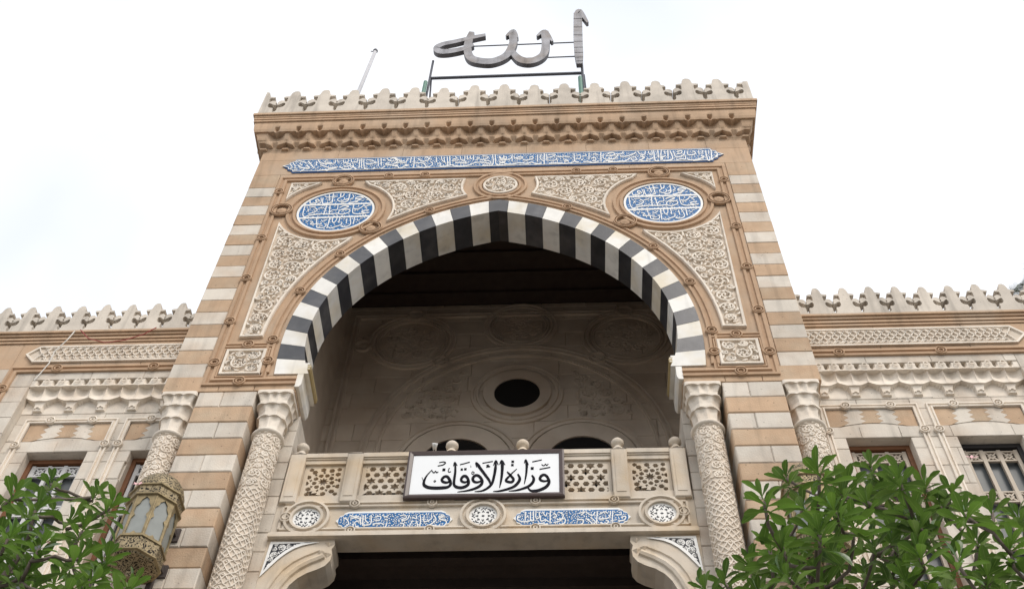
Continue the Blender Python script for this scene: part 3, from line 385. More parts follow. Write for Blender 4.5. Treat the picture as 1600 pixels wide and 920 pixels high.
# core of the walls: side piers, wall over the arch, side and back walls of the upper room
b = B()
hole = arch_curve(AO, ZB, 60, .004)
poly = [(-4.48, ZB), (-4.48, 20.0), (4.48, 20.0), (4.48, ZB)] + hole + [(-x, z) for x, z in reversed(hole[:-1])]
b.prism(poly, .03, .575)
for s in (1, -1):
    x = sorted((s*3.20, s*3.93)); b.box(x[0], x[1], .03, 8.9, -1.6, ZB)                    # pilaster core
    x = sorted((s*2.645, s*3.20)); b.box(x[0], x[1], .49, .99, -1.6, 12.24); b.box(x[0], x[1], .03, .575, 12.24, ZB)
    x = sorted((s*3.93, s*4.48)); b.box(x[0], x[1], .56, 8.9, -1.6, ZB); b.box(x[0], x[1], .03, .56, 12.24, ZB)
    x = sorted((s*3.3, s*4.48)); b.box(x[0], x[1], .575, 8.9, ZB, 20.0)
b.box(-4.48, 4.48, 3.75, 4.0, 9.6, 20.0); b.box(-4.48, 4.48, .575, 8.9, 20.0, 20.2); b.box(-4.48, 4.48, 8.6, 8.9, -1.6, 20.0)
b.obj('wall_core', 'brown_smooth', tower)
# brown field round the arch
fld = arch_curve(AO, ZB, 60, .006)
poly = [(-4.0, ZB), (-4.0, 18.275), (4.0, 18.275), (4.0, ZB)] + fld + [(-x, z) for x, z in reversed(fld[:-1])]
B().prism(poly, .004, .06).obj('spandrel_field', 'brown_smooth', tower)
# striped blocks at the corners
CH = .3175; ZT = 17.955
rb = random.Random(3)
for s in (1, -1):
    k = 0; z1 = ZT
    while z1 > 12.3:
        m = 'cream' if k % 2 == 0 else 'brown'; z0 = z1-CH; xi = 4.005
        bb = B(); q = rb.uniform(-.004, .004); x = sorted((s*xi, s*4.5)); bb.block(x[0]+.003, x[1], q, .56, z0+.003, z1-.003, .007); bb.obj('stone_block', m, tower)
        z1 = z0; k += 1
    # brown course under the frame, above the columns
    for xa, xb in ((2.655, 3.22), (3.22, 3.72), (3.72, 4.5)):
        x = sorted((s*xa, s*xb)); B().block(x[0]+.003, x[1]-.003, rb.uniform(-.003, .003), .5, 12.244, ZB-.004, .006).obj('stone_block', 'brown', tower)
    # pilaster between the two columns
    z1 = 12.238; k = 0
    while z1 > 7.3:
        z0 = z1-CH; m = 'cream' if k % 2 == 0 else 'brown'
        cuts = [3.165, 3.165+.8*rb.uniform(.42, .58), 3.968] if m == 'cream' else [3.165, 3.968]
        for xa, xb in zip(cuts, cuts[1:]):
            x = sorted((s*xa, s*xb)); B().block(x[0]+.002, x[1]-.002, rb.uniform(-.004, .005), .5, z0+.003, z1-.003, .013).obj('stone_block', m, tower)
        z1 = z0; k += 1
    bb = B(); i = 0
    while z1 > -1.5:
        z0 = max(z1-CH, -1.6); x = sorted((s*3.167, s*3.966)); bb.block(x[0], x[1], 0, .5, z0+.003, z1-.003, .013, mi=(k+i) % 2); z1 = z0; i += 1
    bb.obj('pilaster_base', ['cream', 'brown'], tower)
    # cream blocks behind the inner column
    z1 = 12.238
    while z1 > 7.6:
        z0 = z1-.315; cuts = [2.63, 2.63+.5*rb.choice((.0, .3, .6)), 3.165]
        for xa, xb in zip(cuts, cuts[1:]):
            if xb-xa > .05:
                x = sorted((s*xa, s*xb)); B().block(x[0]+.002, x[1]-.002, .455+rb.uniform(0, .006), .99, z0+.0035, z1-.0035, .007).obj('stone_block', 'cream', tower)
        z1 = z0
    x = sorted((s*2.632, s*3.16)); B().box(x[0], x[1], .457, .99, -1.6, z1).obj('jamb_base', 'cream', tower)
# brown frieze blocks over the frame
for za, zb in ((17.960, 18.42), (18.42, 18.98), (18.98, 19.32)):
    xs = [-4.5, -3.4, -2.2, -1.1, .1, 1.2, 2.35, 3.4, 4.5] if zb > 18.5 else [-4.5, -4.005]
    if zb < 18.5:
        for s in (1, -1):
            x = sorted((s*4.005, s*4.5)); B().block(x[0]+.002, x[1], 0, .5, za, zb-.002, .005).obj('stone_block', 'brown', tower)
        for xa, xb in ((-4.0, -2.1), (-2.1, .2), (.2, 2.3), (2.3, 4.0)): B().block(xa+.002, xb-.002, .001, .5, 18.28, zb-.002, .004).obj('stone_block', 'brown_smooth', tower)
    else:
        o = .35 if za > 18.9 else 0
        xs = [-4.5]+[v+o for v in xs[1:-1]]+[4.5]
        for xa, xb in zip(xs, xs[1:]): B().block(xa+.0015, xb-.0015, rb.uniform(0, .003), .5, za+.001, zb-.001, .004).obj('stone_block', 'brown_smooth', tower)
# voussoirs
fr = [0]+[(k+1)/17.5 for k in range(17)]
fo = [1-f for f in fr]
def pts_between(P, f0, f1, n=5): return resample(P, [lerp(f0, f1, i/n) for i in range(n+1)])
NV = 17
edges = [i/(NV+.5) for i in range(NV+1)]
for s in (1, -1):
    for i in range(NV):
        f0, f1 = edges[i]+.0004, edges[i+1]-.0004
        po = pts_between(OUT, f0, f1); pi = pts_between(INN, f0, f1)
        poly = [(s*x, z) for x, z in po+list(reversed(pi))]
        q = random.uniform(-.004, .004)
        B().prism(poly, -.022+q, .575).obj('voussoir', 'marble' if i % 2 == 0 else 'black_stone', tower)
po = pts_between(OUT, edges[-1]+.0004, 1); pi = pts_between(INN, edges[-1]+.0004, 1)
right = po+list(reversed(pi))
poly = po+[(-x, z) for x, z in reversed(po[:-1])]+[(-x, z) for x, z in pi[:-1]]+list(reversed(pi))
tag(B().prism(poly, -.024, .575).obj('voussoir', 'black_stone', tower), 'dark keystone at the apex of the arch')
# imposts under the arch feet
for s in (1, -1):
    bb = B(); P = []
    prof = [(2.66, 12.30), (2.60, 12.30), (2.575, 12.36), (2.575, 12.60), (2.535, 12.66), (2.505, 12.70), (2.505, 12.76), (2.53, 12.79), (2.53, 12.82), (2.66, 12.82)]
    bb.prism([(s*x, z) for x, z in prof], -.015, .60); o = bb.obj('impost', 'marble', tower)
    bb = B()
    for za, zb, xo in ((12.665, 12.685, 2.500), (12.705, 12.745, 2.497), (12.765, 12.78, 2.505)):
        x = sorted((s*xo, s*(xo+.05))); bb.box(x[0], x[1], -.018, .604, za, zb)
    bb.obj('gilt_line', 'impost_gold', o)
# mouldings round the field
for s in (1, -1):
    bb = B()
    ap = [(s*x, z) for x, z in arch_curve(AO, 12.62, 70, .135)]
    bb.rail(ap, .004, scaleprof(RAIL2, .85, .9))
    bb.rail([(s*2.66, 12.425), (s*3.90, 12.425), (s*3.90, 18.215), (0, 18.215)], .004, RAIL2)
    bb.rail([(s*3.12, 13.265), (s*3.86, 13.265)], .004, scaleprof(RAIL2, .6, .9))
    bb.rail([(s*3.14, 13.20), (s*3.14, 12.52), (s*3.84, 12.52), (s*3.84, 13.20)], .004, scaleprof(RAIL2, .5, .8), True)
    mc = (s*2.79, 17.035)
    bb.rail(circ(mc[0], mc[1], .765, 64), .004, scaleprof(RAIL2, 1.15, 1.25), True)
    for kx, kz, kr in ((2.80, 18.07, .17), (3.735, 17.1, .17), (2.115, 16.44, .17)): knot(bb, s*kx, kz, kr, -.012)
    for kx, kz in ((3.90, 17.75), (3.90, 16.2), (3.90, 15.0), (3.90, 13.85), (3.90, 12.85), (3.14, 12.87), (3.5, 13.265), (3.45, 12.425), (1.35, 18.215), (2.0, 18.215)): knot(bb, s*kx, kz, .062, -.004)
    for f in (.12, .32, .5, .80):
        x, z = resample(ap, [f])[0]; knot(bb, x, z, .062, -.004)
    tag(bb.obj('frame_moulding', 'brown_rail', tower, False), 'double moulding of brown stone with carved knots')
bb = B(); bb.rail(circ(.01, 17.78, .40, 48), .004, scaleprof(RAIL2, 1.0, 1.1), True); bb.obj('ring_moulding', 'brown_rail', tower)
# carved panels
def offset_arch(off): return arch_curve(AO, ZB, 160, off)
def carved_panel(poly, R, wd, seed, y=.002, h=.050, name='carved_panel', parent=tower, mats=('cream_ground', 'cream_carved'), mirror=True, border=.035):
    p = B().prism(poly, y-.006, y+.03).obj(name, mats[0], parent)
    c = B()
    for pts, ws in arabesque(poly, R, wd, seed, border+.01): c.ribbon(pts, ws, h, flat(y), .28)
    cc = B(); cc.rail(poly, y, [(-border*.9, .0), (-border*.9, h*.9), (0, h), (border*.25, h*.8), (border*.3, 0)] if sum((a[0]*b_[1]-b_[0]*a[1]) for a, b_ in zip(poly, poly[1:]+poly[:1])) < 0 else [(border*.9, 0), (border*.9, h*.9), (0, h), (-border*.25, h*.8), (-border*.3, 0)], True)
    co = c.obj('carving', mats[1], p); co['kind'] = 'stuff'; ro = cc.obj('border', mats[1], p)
    if mirror: dup(p, MIR, parent)
    return p
ar = offset_arch(.31)
def ang(p, c): return math.atan2(p[1]-c[1], p[0]-c[0])
mc = (2.79, 17.035)
tri = [p for p in ar if 13.45 <= p[1] <= 16.13]
poly = [(3.665, 13.45)] + arc(mc[0], mc[1], .975, ang((3.69, 16.67), mc), ang(tri[-1], mc), 14) + list(reversed(tri[::6]))
carved_panel(poly, .165, .037, 4)
ar2 = [p for p in ar if .60 <= p[0] <= 1.87]
poly = [(2.40, 18.03)] + [(.62, 18.03)] + arc(.01, 17.78, .645, ang((.62, 18.03), (.01, 17.78)), ang((ar2[-1]), (.01, 17.78)), 6)[1:] + list(reversed(ar2[::4])) + arc(mc[0], mc[1], .985, ang(ar2[0], mc), ang((2.40, 18.03), mc)-2*PI, 12)[1:-1]
carved_panel(poly, .155, .037, 7)
poly = [(3.72, 18.02), (3.19, 18.02)] + arc(mc[0], mc[1], 1.03, ang((3.19, 18.02), mc), ang((3.72, 17.47), mc), 6)[1:-1] + [(3.72, 17.46)]
carved_panel(poly, .11, .032, 9, border=.03)
carved_panel([(3.21, 12.585), (3.775, 12.585), (3.775, 13.14), (3.21, 13.14)], .13, .034, 10)
carved_panel(circ(.01, 17.78, .295, 36), .12, .034, 12, mirror=False, name='carved_roundel')
# blue medallions
for s in (1, -1):
    d = B().prism(circ(s*2.79, 17.035, .66, 56), -.012, .03).obj('medallion', 'blue_tile', tower); tag(d, 'round blue tile medallion with three lines of white lettering')
    B().rail(circ(s*2.79, 17.035, .648, 56), -.011, [(-.022, 0), (-.018, .012), (.018, .012), (.022, 0)], True).obj('rim', 'glaze', d)
    c = B()
    for i, (pts, ws) in enumerate(DATA['med']):
        P, Wd = smooth_path(pts, [x*1.3 for x in ws]); c.ribbon([(s*2.79+x*1.04, (17.035+z)*.52) for x, z in P], [v*.86 for v in Wd], .007+.0004*(i % 7), squash(-.012, .52), .15)
    ST = [([(s*2.79+x*1.04, 17.035+z) for x, z in smooth_path(p_, w_)[0]], 0) for p_, w_ in DATA['med']]
    for q, ws in fillers(circ(s*2.79, 17.035, .62, 40), ST, .018, 3, .018, 1400, 1.3): c.ribbon(q, ws, .006, flat(-.012), .15)
    c.obj('lettering', 'glaze', d)
# long inscription band
def cusp(s, x0, z0, z1):
    zm = (z0+z1)/2; return [(s*x0, z1), (s*(x0+.03), z1-.07), (s*(x0+.10), z1-.10), (s*(x0+.115), z1-.16), (s*(x0+.22), zm), (s*(x0+.115), z0+.16), (s*(x0+.10), z0+.10), (s*(x0+.03), z0+.07), (s*x0, z0)]
def panel_outline(x0, z0, z1, ins=0.0): return cusp(1, x0-ins*.3, z0+ins, z1-ins) + list(reversed(cusp(-1, x0-ins*.3, z0+ins, z1-ins)))
d = B().prism(panel_outline(3.80, 18.455, 18.975), -.014, .03).obj('inscription_band', 'blue_deep', tower); tag(d, 'long blue tile band with white calligraphy under the cornice')
e = B().prism(panel_outline(3.80, 18.455, 18.975, .045), -.018, -.005).obj('tile_field', 'blue_tile', d)
B().rail(panel_outline(3.80, 18.455, 18.975, .045), -.017, [(-.008, 0), (-.008, .008), (.008, .008), (.008, 0)], True).obj('rim', 'glaze', d)
c = B()
for i, (pts, ws) in enumerate(DATA['band']):
    P, Wd = smooth_path(pts, [x*1.15 for x in ws]); c.ribbon([(x, z*.5) for x, z in P], [v*.84 for v in Wd], .006+.0005*(i % 9), squash(-.018, .5), .15)
ST = [(smooth_path(p_, w_)[0], 0) for p_, w_ in DATA['band']]
for q, ws in fillers(panel_outline(3.80, 18.455, 18.975, .06), ST, .017, 4, .018, 14000, 1.1): c.ribbon(q, ws, .005, flat(-.018), .15)
c.obj('lettering', 'glaze', d)

# muqarnas cornice
NC = 22; PC = 9.0/NC
foot = lambda a: max(0, min(1, (a-.66)/.08))
pit = lambda a: max(0, 1-(a/.26)**2)
bowl = lambda a: max(0, 1-(a/.80)**2)
e1 = lambda a: 19.395+.125*a**1.7
ss = lambda a: (lambda t: t*t*(3-2*t))(max(0, min(1, (a-.12)/.22)))
slope = lambda z: .13*(z-19.33)/.23
e2 = lambda a: 19.745-.05*math.exp(-(a/.16)**2)-.012*math.exp(-((a-.55)/.2)**2)
rows = [lambda a: (19.30, 0), lambda a: (19.33, .004), lambda a: (19.332, .004+.055*foot(a)), lambda a: (19.36, .02+.04*foot(a)),
        lambda a: (lerp(19.36, e1(a), .6), lerp(slope(lerp(19.36, e1(a), .6)), .012, ss(a))), lambda a: (e1(a), lerp(slope(e1(a)), .008, ss(a))), lambda a: (e1(a)-.006*ss(a)+.001, lerp(slope(e1(a)), .105, ss(a))), lambda a: (e1(a)+.018, lerp(slope(e1(a)), .112, ss(a))), lambda a: (lerp(e1(a)+.018, 19.565, .6), .122-.01*bowl(a)),
        lambda a: (19.565, .135-.045*bowl(a)), lambda a: (19.60, .15-.07*bowl(a)), lambda a: (19.68, .175-.10*bowl(a)),
        lambda a: (e2(a), .19-.105*bowl(a)), lambda a: (e2(a)-.008, .225), lambda a: (e2(a)+.025, .235-.02*pit(a)), lambda a: (19.80, .245-.09*pit(a)), lambda a: (19.85, .25-.10*pit(a)),
        lambda a: (19.89, .255-.01*pit(a)), lambda a: (19.93, .258), lambda a: (20.05, .262)]
cell = loft(rows, -PC/2, PC/2, 32, lambda x, o, z: (x, -o, z)).obj('muqarnas_cell', 'brown_smooth', tower, M0=T(-4.5+PC/2, 0, 0))
Mc = WM[cell.name]
for i in range(1, NC): dup(cell, T(i*PC, 0, 0), tower)
for s in (1, -1):
    for i in range(8):
        o = cell.copy(); o.matrix_basis = T(s*4.5, PC*(i+.5), 0) @ Matrix.Rotation(s*PI/2, 4, 'Z'); link(o, tower)
    # mitred corner: the two faces carried on until they meet
    bb = B(); n = len(rows)
    prof = [f(1.0) for f in rows]; vs = []
    for z, o in prof: vs += [(s*4.5, -o, z), (s*(4.5+o), -o, z), (s*(4.5+o), 0, z)]
    fs = []
    for k in range(n-1):
        for q in range(2): fs.append((k*3+q, k*3+q+1, k*3+3+q+1, k*3+3+q))
    bb.add(vs, fs); bb.obj('muqarnas_corner', 'brown_smooth', tower)
bb = B()
for za, zb, o in ((20.05, 20.10, .29), (20.10, 20.125, .272), (20.125, 20.175, .300), (20.175, 20.20, .285), (20.20, 20.26, .305), (20.26, 20.335, .335)):
    bb.box(-4.5-o, 4.5+o, -o, 8.9+o, za, zb)
lg = bb.obj('cornice_ledge', 'brown_smooth', tower)
B().box(-4.82, 4.82, -.325, 9.2, 20.3352, 20.3385).obj('bounce_sheet', 'ledge_bounce_dark', lg)  # unseen dark sheet added on the ledge to deepen shade in the merlon cut-outs
# cresting
U, V = .598/366, 1.03/245
half = [(0, 245), (18, 244), (36, 238), (50, 226), (58, 212), (60, 198), (72, 191), (98, 190), (136, 185), (130, 175), (104, 173), (78, 174), (72, 162), (74, 134), (88, 131), (102, 141), (124, 146), (148, 144), (168, 137), (179, 127), (181, 120), (170, 115), (170, 109), (180.5, 105), (179, 98), (152, 101), (116, 116), (92, 119), (80, 108), (82, 90), (100, 76), (130, 70), (154, 69), (160, 56), (158, 40), (166, 28), (182.7, 22), (182.7, 0)]
def merlon_poly(left=True, right=True):
    R = [(x*U, z*V) for x, z in half]; L = [(-x, z) for x, z in reversed(R[1:])]
    if right and left: return R+L
    return R+[(0, 0)]
rm = random.Random(17)
def worn(P, k, chip):
    Q = [(x+rm.uniform(-k, k)*(0 if z < .1 else 1), z+rm.uniform(-k, k)*(0 if z < .1 else 1)) for x, z in P]
    if chip: Q[7+chip], Q[8+chip] = ((Q[6+chip][0]*.8+Q[8+chip][0]*.2), Q[7+chip][1]-.01), (Q[8+chip][0]*.86, Q[8+chip][1]-.01)   # a tip knocked off
    return Q
MERS = [B().prism(worn(merlon_poly(), .0035, 1 if i == 3 else 0), 0, .24).mesh('merlon') for i in range(5)]
for me in MERS: me.materials.append(M['merlon'])
def set_merlon(parent, Mx, i):
    o = bpy.data.objects.new('merlon', MERS[(i*7+i//3) % 5]); o.matrix_basis = Mx @ Matrix.Rotation(rm.uniform(-.012, .012), 4, 'Y') @ Matrix.Rotation(rm.uniform(-.02, .02), 4, 'X'); return link(o, parent)
for i in range(15): set_merlon(tower, T(-4.784+.598*(i+1)+rm.uniform(-.004, .004), -.30+rm.uniform(-.008, .008), 20.337+rm.uniform(-.006, .004)), i)
for s in (1, -1):
    R = [(s*-x, z) for x, z in merlon_poly(True, False)]
    if s == 1: R = [(x, min(z, .86)) for x, z in R]
    o = B().prism(R, 0, .24).obj('merlon', 'merlon', tower, M0=T(s*4.784, -.30, 20.334)); tag(o, 'half merlon at the %s corner of the cresting' % ('right' if s > 0 else 'left'))
    for i in range(7):
        set_merlon(tower, T(s*4.785, -.30+.299+.24+.598*i, 20.337) @ Matrix.Rotation(s*PI/2, 4, 'Z'), i)

# columns with carved shafts
def on_cyl(r): return lambda u, v, h: ((r+h)*math.sin(u), -(r+h)*math.cos(u), v)
def make_column():
    r = .176
    sh = B().lathe([(r+.05, -1.6), (r+.05, -1.2), (r+.005, -1.1), (r, 11.50)], 0, 0, 28).obj('column', 'cream_ground', tower, True)
    c = B(); fn = on_cyl(r)
    W2 = 2*PI*r
    rect = [(-PI*r*.99, 10.42), (PI*r*.99, 10.42), (PI*r*.99, 11.44), (-PI*r*.99, 11.44)]
    for pts, ws in arabesque(rect, .085, .0225, 21, .004): c.ribbon([(x/r, z) for x, z in pts], [w_/r for w_ in ws], .020, lambda u, v, h: fn(u, v, h), .35) if False else c.ribbon(pts, ws, .015, lambda u, v, h: fn(u/r, v, h), .3)
    # strapwork: two families of crossing bands and broken zigzags between them
    rs = random.Random(8)
    n = 7; pw = W2/n; ph = pw*1.25; z0, z1 = 7.4, 10.40; k = 0; z = z1
    while z-ph > z0:
        for i in range(n):
            x = -W2/2+i*pw; j = lambda: rs.uniform(-.010, .010)
            A = [(x, z), (x+pw/2, z), (x+pw, z)]; m = (x+pw/2, z-ph/2)
            seg = [[(x, z+j()), (x+pw*.30, z-ph*.18), (x+pw*.5, z-ph*.5+j()), (x+pw*.70, z-ph*.82), (x+pw, z-ph+j())], [(x+pw, z+j()), (x+pw*.70, z-ph*.18), (x+pw*.5, z-ph*.5), (x+pw*.30, z-ph*.82), (x, z-ph)],
                   [(x+pw*.02, z-ph*.5), (x+pw*.30, z-ph*.18)], [(x+pw*.98, z-ph*.5), (x+pw*.70, z-ph*.82)], [(x+pw*.30, z-ph*.18), (x+pw*.5, z+ph*.02), (x+pw*.70, z-ph*.18)], [(x+pw*.02, z-ph*.5), (x+pw*.3, z-ph*.82)], [(x+pw*.98, z-ph*.5), (x+pw*.7, z-ph*.18)], [(x+pw*.12, z-ph*.28), (x+pw*.2, z-ph*.42)], [(x+pw*.82, z-ph*.62), (x+pw*.9, z-ph*.7)], [(x+pw*.42, z-ph*.12), (x+pw*.58, z-ph*.2)], [(x+pw*.42, z-ph*.85), (x+pw*.56, z-ph*.78)]]
            for q in seg: c.ribbon(q, [.0185]*len(q), .014+rs.uniform(0, .003), lambda u, v, h: fn(u/r, v, h), .3)
        z -= ph
    o = c.obj('carving', 'cream_carved', sh); o['kind'] = 'stuff'
    B().lathe([(r, 11.44), (r+.035, 11.45), (r+.05, 11.475), (r+.035, 11.50), (r+.01, 11.505)], 0, 0, 28).obj('neck_ring', 'cream_carved', sh, True)
    # stalactite capital in three tiers, round below and square above
    def sq(t, p): c_, s_ = abs(math.cos(t)), abs(math.sin(t)); return 1/((c_**p+s_**p)**(1/p))
    def tier(z0, z1, ra, rb_, pa, pb, nn, ph, last=False):
        rows = []
        cup = lambda t: abs(math.sin(nn*(t+ph)/2))                    # 0 in the middle of a rib, 1 in the middle of a cup
        rows.append(lambda t: (ra*sq(t, pa)*(1-.05*cup(t)), z0))
        rows.append(lambda t: ((ra+(rb_-ra)*.15)*sq(t, pa)*(1-.10*cup(t)), lerp(z0, z1, .4)))
        rows.append(lambda t: ((ra+(rb_-ra)*.45)*sq(t, (pa+pb)/2)*(1-.16*cup(t)**1.5), lerp(z0, z1, .75)))
        rows.append(lambda t: ((ra+(rb_-ra)*.70)*sq(t, pb)*(1-.12*cup(t)**2), z1-.022*(1-cup(t))))
        rows.append(lambda t: (rb_*sq(t, pb), z1-.026*(1-cup(t))-.004))
        rows.append(lambda t: (rb_*sq(t, pb)*1.01, z1+.010))
        return rows
    R = tier(11.50, 11.765, .172, .205, 2, 2.6, 8, 0)+tier(11.768, 11.985, .192, .232, 2.4, 4, 8, PI/8)+tier(11.988, 12.19, .215, .248, 4, 14, 12, PI/12)+[lambda t: (.249*sq(t, 16), 12.236), lambda t: (.05, 12.237)]
    n = 96; k = len(R); vs = []
    for i in range(n):
        t = 2*PI*i/n
        for f in R: q, z = f(t); vs.append((q*math.cos(t), q*math.sin(t), z))
    cb = B().add(vs, [(i*k+q, ((i+1) % n)*k+q, ((i+1) % n)*k+q+1, i*k+q+1) for i in range(n) for q in range(k-1)])
    cb.obj('capital', 'cream_carved', sh)
    return sh
col = make_column()
XS = (2.905, 4.215, -2.905, -4.235)
for i, x in enumerate(XS[1:]): dup(col, T(x, .225, 0) @ Matrix.Rotation((i+1)*.7*0, 4, 'Z'), tower)
Mx = T(XS[0], .225, 0); col.matrix_basis = Mx; WM[col.name] = Mx
for ch in col.children: ch.matrix_parent_inverse = Matrix.Identity(4)

# ------------------------------------------------------------------ upper room behind the arch
YL = 3.6; KL = (9.9207+YL)/(9.9207+2.2)
LX = lambda x: EYE[0]+(x-EYE[0])*KL
LZ = lambda z: z*KL
LP = lambda P: [(LX(x), LZ(z)) for x, z in P]
x0, x1 = -3.3, 3.3; zt = 19.32; zb = 10.4
lw = B().box(x0, x1, YL+.03, YL+.12, zb, zt).obj('loggia_wall', 'loggia_stone', tower); tag(lw, 'dim carved back wall of the loggia behind the arch')
wins = [(LX(-.64), LZ(13.05)), (LX(1.31), LZ(13.06))]; WR = .55*KL
rl = random.Random(5); z = zb; row = 0
while z < zt-.05:
    z1 = min(z+.44, zt); x = x0-(.45 if row % 2 else 0)
    while x < x1:
        xn = x+rl.uniform(.8, 1.2); xa, xb = max(x, x0), min(xn, x1)
        seg = [(xa, xb)]
        for wx, wt in wins:
            if z < wt+WR*.5: seg = [t for a, b_ in seg for t in ((a, min(b_, wx-WR)), (max(a, wx+WR), b_)) if t[1]-t[0] > .05]
        for a, b_ in seg: B().block(a+.004, b_-.004, YL+rl.uniform(0, .004), YL+.06, z+.004, z1-.004, .010).obj('stone_block', 'loggia_stone', lw)
        x = xn
    z = z1; row += 1
PR = scaleprof(RAIL2, 1.0, 1.1); cx = .28
def lrail(P, pr, closed=False): B().rail(P, YL, pr, closed).obj('wall_moulding', 'loggia_stone', lw)
def lcirc(x, z, r): return circ(LX(x), LZ(z), r*KL, 48)
for rx, rz, rr in ((-1.60, 16.22, .72), (2.16, 16.23, .72), (.30, 16.62, .60)):
    lrail(lcirc(rx, rz, rr), PR, True); lrail(lcirc(rx, rz, rr-.12), scaleprof(RAIL2, .5, .8), True)
    poly = lcirc(rx, rz, rr-.2); c = B()
    for pts, ws in arabesque(poly, .22, .05, int(rx*10)+40, .03): c.ribbon(pts, ws, .010, flat(YL), .35)
    c.obj('carving', 'loggia_stone', lw)['kind'] = 'stuff'
lrail(LP([(cx-2.42*math.cos(t*PI/40), 13.2+2.78*math.sin(t*PI/40)**.93) for t in range(41)]), PR)
lrail(LP([(cx-2.2*math.cos(t*PI/40), 13.2+2.56*math.sin(t*PI/40)**.93) for t in range(41)]), scaleprof(RAIL2, .5, .8))
lrail(LP([(-2.2, 13.2), (-2.66, 13.2), (-2.66, 16.98), (3.0, 16.98)]), PR)
lrail(lcirc(.27, 14.74, .70), PR, True)
for wx, wt in wins: lrail([(wx-.95*KL, 11.0)]+[(wx-.95*KL*math.cos(t*PI/24), wt+.98*KL*math.sin(t*PI/24)) for t in range(25)]+[(wx+.95*KL, 11.0)], PR)
bb = B()
for kx, kz in ((-1.6, 16.98), (-2.45, 16.1), (-1.05, 15.62), (1.62, 15.62), (2.16, 16.98)): knot(B(), 0, 0, .1, 0); k_ = B(); knot(k_, LX(kx), LZ(kz), .15, YL-.01); k_.obj('carved_knot', 'loggia_stone', lw)
oc = B().prism(lcirc(.27, 14.74, .375), YL-.015, YL+.04).obj('oculus', 'void', lw); tag(oc, 'round dark window opening above the balcony doors')
B().rail(lcirc(.27, 14.74, .47), YL, [(-.10, 0), (-.10, .06), (.10, .035), (.10, 0)], True).obj('oculus_ring', 'loggia_stone', lw)
for wx, wt in wins:
    P = [(wx-WR, zb)]+[(wx-WR*math.cos(t*PI/20), wt+WR*1.04*math.sin(t*PI/20)) for t in range(21)]+[(wx+WR, zb)]
    B().prism(P, YL-.017, YL+.04).obj('arched_window', 'void', lw)
    q_ = WR+.18; Q = [(wx-q_, zb)]+[(wx-q_*math.cos(t*PI/20), wt+q_*1.04*math.sin(t*PI/20)) for t in range(21)]+[(wx+q_, zb)]
    B().rail(Q, YL, [(-.16, 0), (-.16, .03), (.16, .05), (.16, 0)]).obj('window_surround', 'loggia_stone', lw)
for k, s in enumerate((1, -1)):
    poly = LP([(cx+s*.98, 14.1), (cx+s*1.95, 14.15), (cx+s*1.62, 14.85), (cx+s*.85, 15.5)]); pl = B()
    for pts, ws in arabesque(poly, .16, .045, 31+k, .03): pl.ribbon(pts, ws, .014, flat(YL), .35)
    pl.obj('carving', 'loggia_stone', lw)['kind'] = 'stuff'
cl_ = B().box(-3.3, 3.3, .575, YL+.1, zt+.02, zt+.14).obj('loggia_ceiling', 'wood_dark', tower)
for i in range(6): B().box(-3.26, 3.26, .85+.48*i, .97+.48*i, zt-.07, zt+.03).obj('ceiling_beam', 'wood_dark', cl_)
for s in (1, -1):
    x = sorted((s*3.27, s*3.31)); B().box(x[0], x[1], .58, YL+.02, 10.4, zt+.03).obj('loggia_side_wall', 'loggia_stone', tower)
B().box(-3.26, 3.26, .58, YL+.1, 10.30, 10.44).obj('balcony_floor', 'loggia_stone', tower)
# porch below the balcony
bb = B(); bb.box(-3.2, 3.2, .70, 8.6, 10.22, 10.4)
for i in range(14): bb.box(-3.2, 3.2, 1.0+.55*i, 1.14+.55*i, 10.08, 10.23)
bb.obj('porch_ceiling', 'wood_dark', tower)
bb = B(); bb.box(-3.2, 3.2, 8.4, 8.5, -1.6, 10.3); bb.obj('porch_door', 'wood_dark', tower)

# ------------------------------------------------------------------ balcony
YB = .45
beam = B().box(-2.628, 2.628, YB+.012, .68, 9.895, 10.50).obj('balcony_beam', 'beige', tower); tag(beam, 'carved stone balcony beam with blue tile inscriptions')
bb = B(); R3 = scaleprof(RAIL2, .62, 1.0)
bb.box(-2.625, 2.625, YB-.075, YB+.02, 9.891, 9.955); bb.box(-2.62, 2.62, YB-.05, YB+.02, 9.955, 9.985)
bb.rail([(-2.52, 10.475), (2.52, 10.475)], YB+.012, R3); bb.rail([(-2.52, 10.03), (2.52, 10.03)], YB+.012, R3)
for s in (1, -1):
    bb.rail([(s*2.50, 10.44), (s*2.50, 10.29), (s*2.46, 10.25), (s*2.50, 10.21), (s*2.50, 10.06)], YB+.012, R3)
    knot(bb, s*2.47, 10.25, .055, YB)
    for kx in (1.63, .65):
        knot(bb, s*kx, 10.475, .040, YB+.004); knot(bb, s*kx, 10.015, .040, YB+.004)
for x in (-2.21, 0, 2.21): bb.rail(circ(x, 10.25, .235, 40), YB+.012, scaleprof(RAIL2, .8, 1.5), True)
bb.obj('beam_moulding', 'beige', beam)
for x in (-2.21, 0, 2.21):
    d = B().prism(circ(x, 10.25, .185, 36), YB-.004, YB+.02).obj('round_tile', 'glaze', beam)
